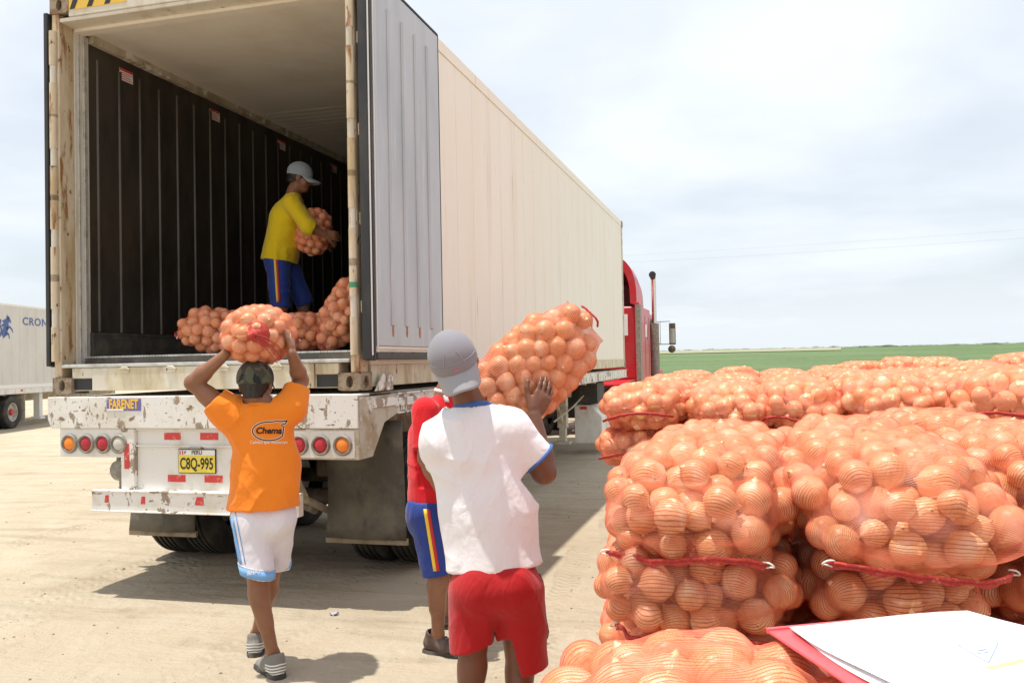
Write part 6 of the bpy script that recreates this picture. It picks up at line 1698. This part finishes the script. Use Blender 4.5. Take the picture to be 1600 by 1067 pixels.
hair(hc, hf, hu, p4_, og)
lo, hi = bounds([shN, shF, elN, elF, pel], .22); F = Field(lo, hi, .0058)
F.cone(at(449, 345, 7.7), at(436, 408, 7.7), .182, .19, .05, flat=RTv, ff=.82); F.cone(shN + FWv * .03, shF - FWv * .03, .068, .068, .06); F.cone(nk - UPv * .03, at(449, 345, 7.7), .078, .165, .05, flat=RTv, ff=.80)
F.cone(shN, elN, .078, .070, .04); F.cone(shF, elF, .075, .066, .04); d = (wrN - elN).normalized(); F.cone(elN, elN + d * .10, .066, .060, .03); dF = (wrF - elF).normalized(); F.cone(elF, elF + dF * .10, .064, .058, .03)
F.plane(at(435, 409, 7.7), -UPv - RTv * .12); F.cutcyl(elN + d * .05, d, .10, .2); F.cone(elN, elN + d * .15, .046, .05, 0, carve=True); F.cutcyl(elF + dF * .05, dF, .10, .2)
F.cutcyl(nk + UPv * .004, UPv * .95 + RTv * .15, .09, .12); F.cone(nk - UPv * .02, nk + UPv * .05, .056, .064, 0, carve=True)
sh4, co, q = field_obj('shirt', F, 'yellow_cloth', p4_, og, folds=fold_fn(.006, 61, (.5, .2, .7), 19))
tracksuit(hipN, hipF, knN, knF, at(436, 405, 7.71), at(438, 482, 7.58), at(474, 478, 7.86), p4_, True, og)
cap('cap', hc, hf, hu, 'pale_cap', p4_, og, bill=True, bill_dir=1, top=.122, band=.012, s=1.04, opening=True)
shoe('shoe', anN, RTv, 'brown_shoe', p4_, og); shoe('shoe', anF, RTv, 'brown_shoe', p4_, og)
dims = (.16, .215, .14)
s = make_sack('orange net sack of onions hugged by the man in yellow inside the container', dims, 74, 33, 1, group='onion sacks being carried', r=(.033, .041), ex=(2.6, 2.6, 2.2), hem=False, front_bias=False)
put_axes(s, at(490, 362, 7.66), UPv - RTv * -.18, -FWv, dims)

# ---- litter on the sand
MT['litter'] = surf('pale_blue_plastic', (0.42, 0.44, 0.55), [((.25, .26, .35), 60, (1, 1, 1), .5, .6)], .4)
p = at(522, 961, 5.6); h_ = (CAMP[2]) / (CAMP[2] - p.z); p = CAMV + (p - CAMV) * h_
vs, fs = [], []; rgl = random.Random(9)
for j in range(5):
    for i in range(6): vs.append((p.x + (i - 2.5) * .010 + rgl.uniform(-.003, .003), p.y + (j - 2) * .010, p.z + .012 + rgl.uniform(-.010, .014)))
for j in range(4):
    for i in range(5): fs.append((j * 6 + i, j * 6 + i + 1, (j + 1) * 6 + i + 1, (j + 1) * 6 + i))
mb = MB(); mb.add(vs, fs); o = mb.build('litter_scrap', 'litter', smooth='all'); so = o.modifiers.new('s', 'SOLIDIFY'); so.thickness = .001
tag(o, 'small crumpled pale blue plastic scrap lying on the sand', 'litter')
MT['pebble'] = surf('brown_pebble', (0.22, 0.17, 0.12), [((.34, .28, .2), 20, (1, 1, 1), .45, .6)], .9)
mb = MB(); rgp = random.Random(21); ico = None
for k in range(420):
    Zp = rgp.uniform(3.2, 16) if k > 60 else rgp.uniform(4, 7); Xp = rgp.uniform(-.75, .30) * Zp; r = rgp.uniform(.003, .008) * (1.8 if rgp.random() < .08 else 1) * (.8 + Zp * .06)
    c_ = CAMP + RT * Xp + FW * Zp; z_ = gz(c_[0], c_[1])
    vs = []
    for zz, rr in ((-.4, .7), (.2, 1.0), (.7, .6)):
        for a in range(6): q_ = a * 1.047 + rgp.uniform(-.3, .3); s_ = rr * rgp.uniform(.75, 1.2) * r; vs.append((c_[0] + s_ * math.cos(q_), c_[1] + s_ * math.sin(q_) * 1.2, z_ + zz * r))
    mb.add(vs, [(j * 6 + i, j * 6 + (i + 1) % 6, (j + 1) * 6 + (i + 1) % 6, (j + 1) * 6 + i) for j in range(2) for i in range(6)] + [tuple(range(12, 18))])
tag(mb.build('pebbles', 'pebble'), 'small brown pebbles and clods scattered on the sand', 'pebbles', kind='stuff')
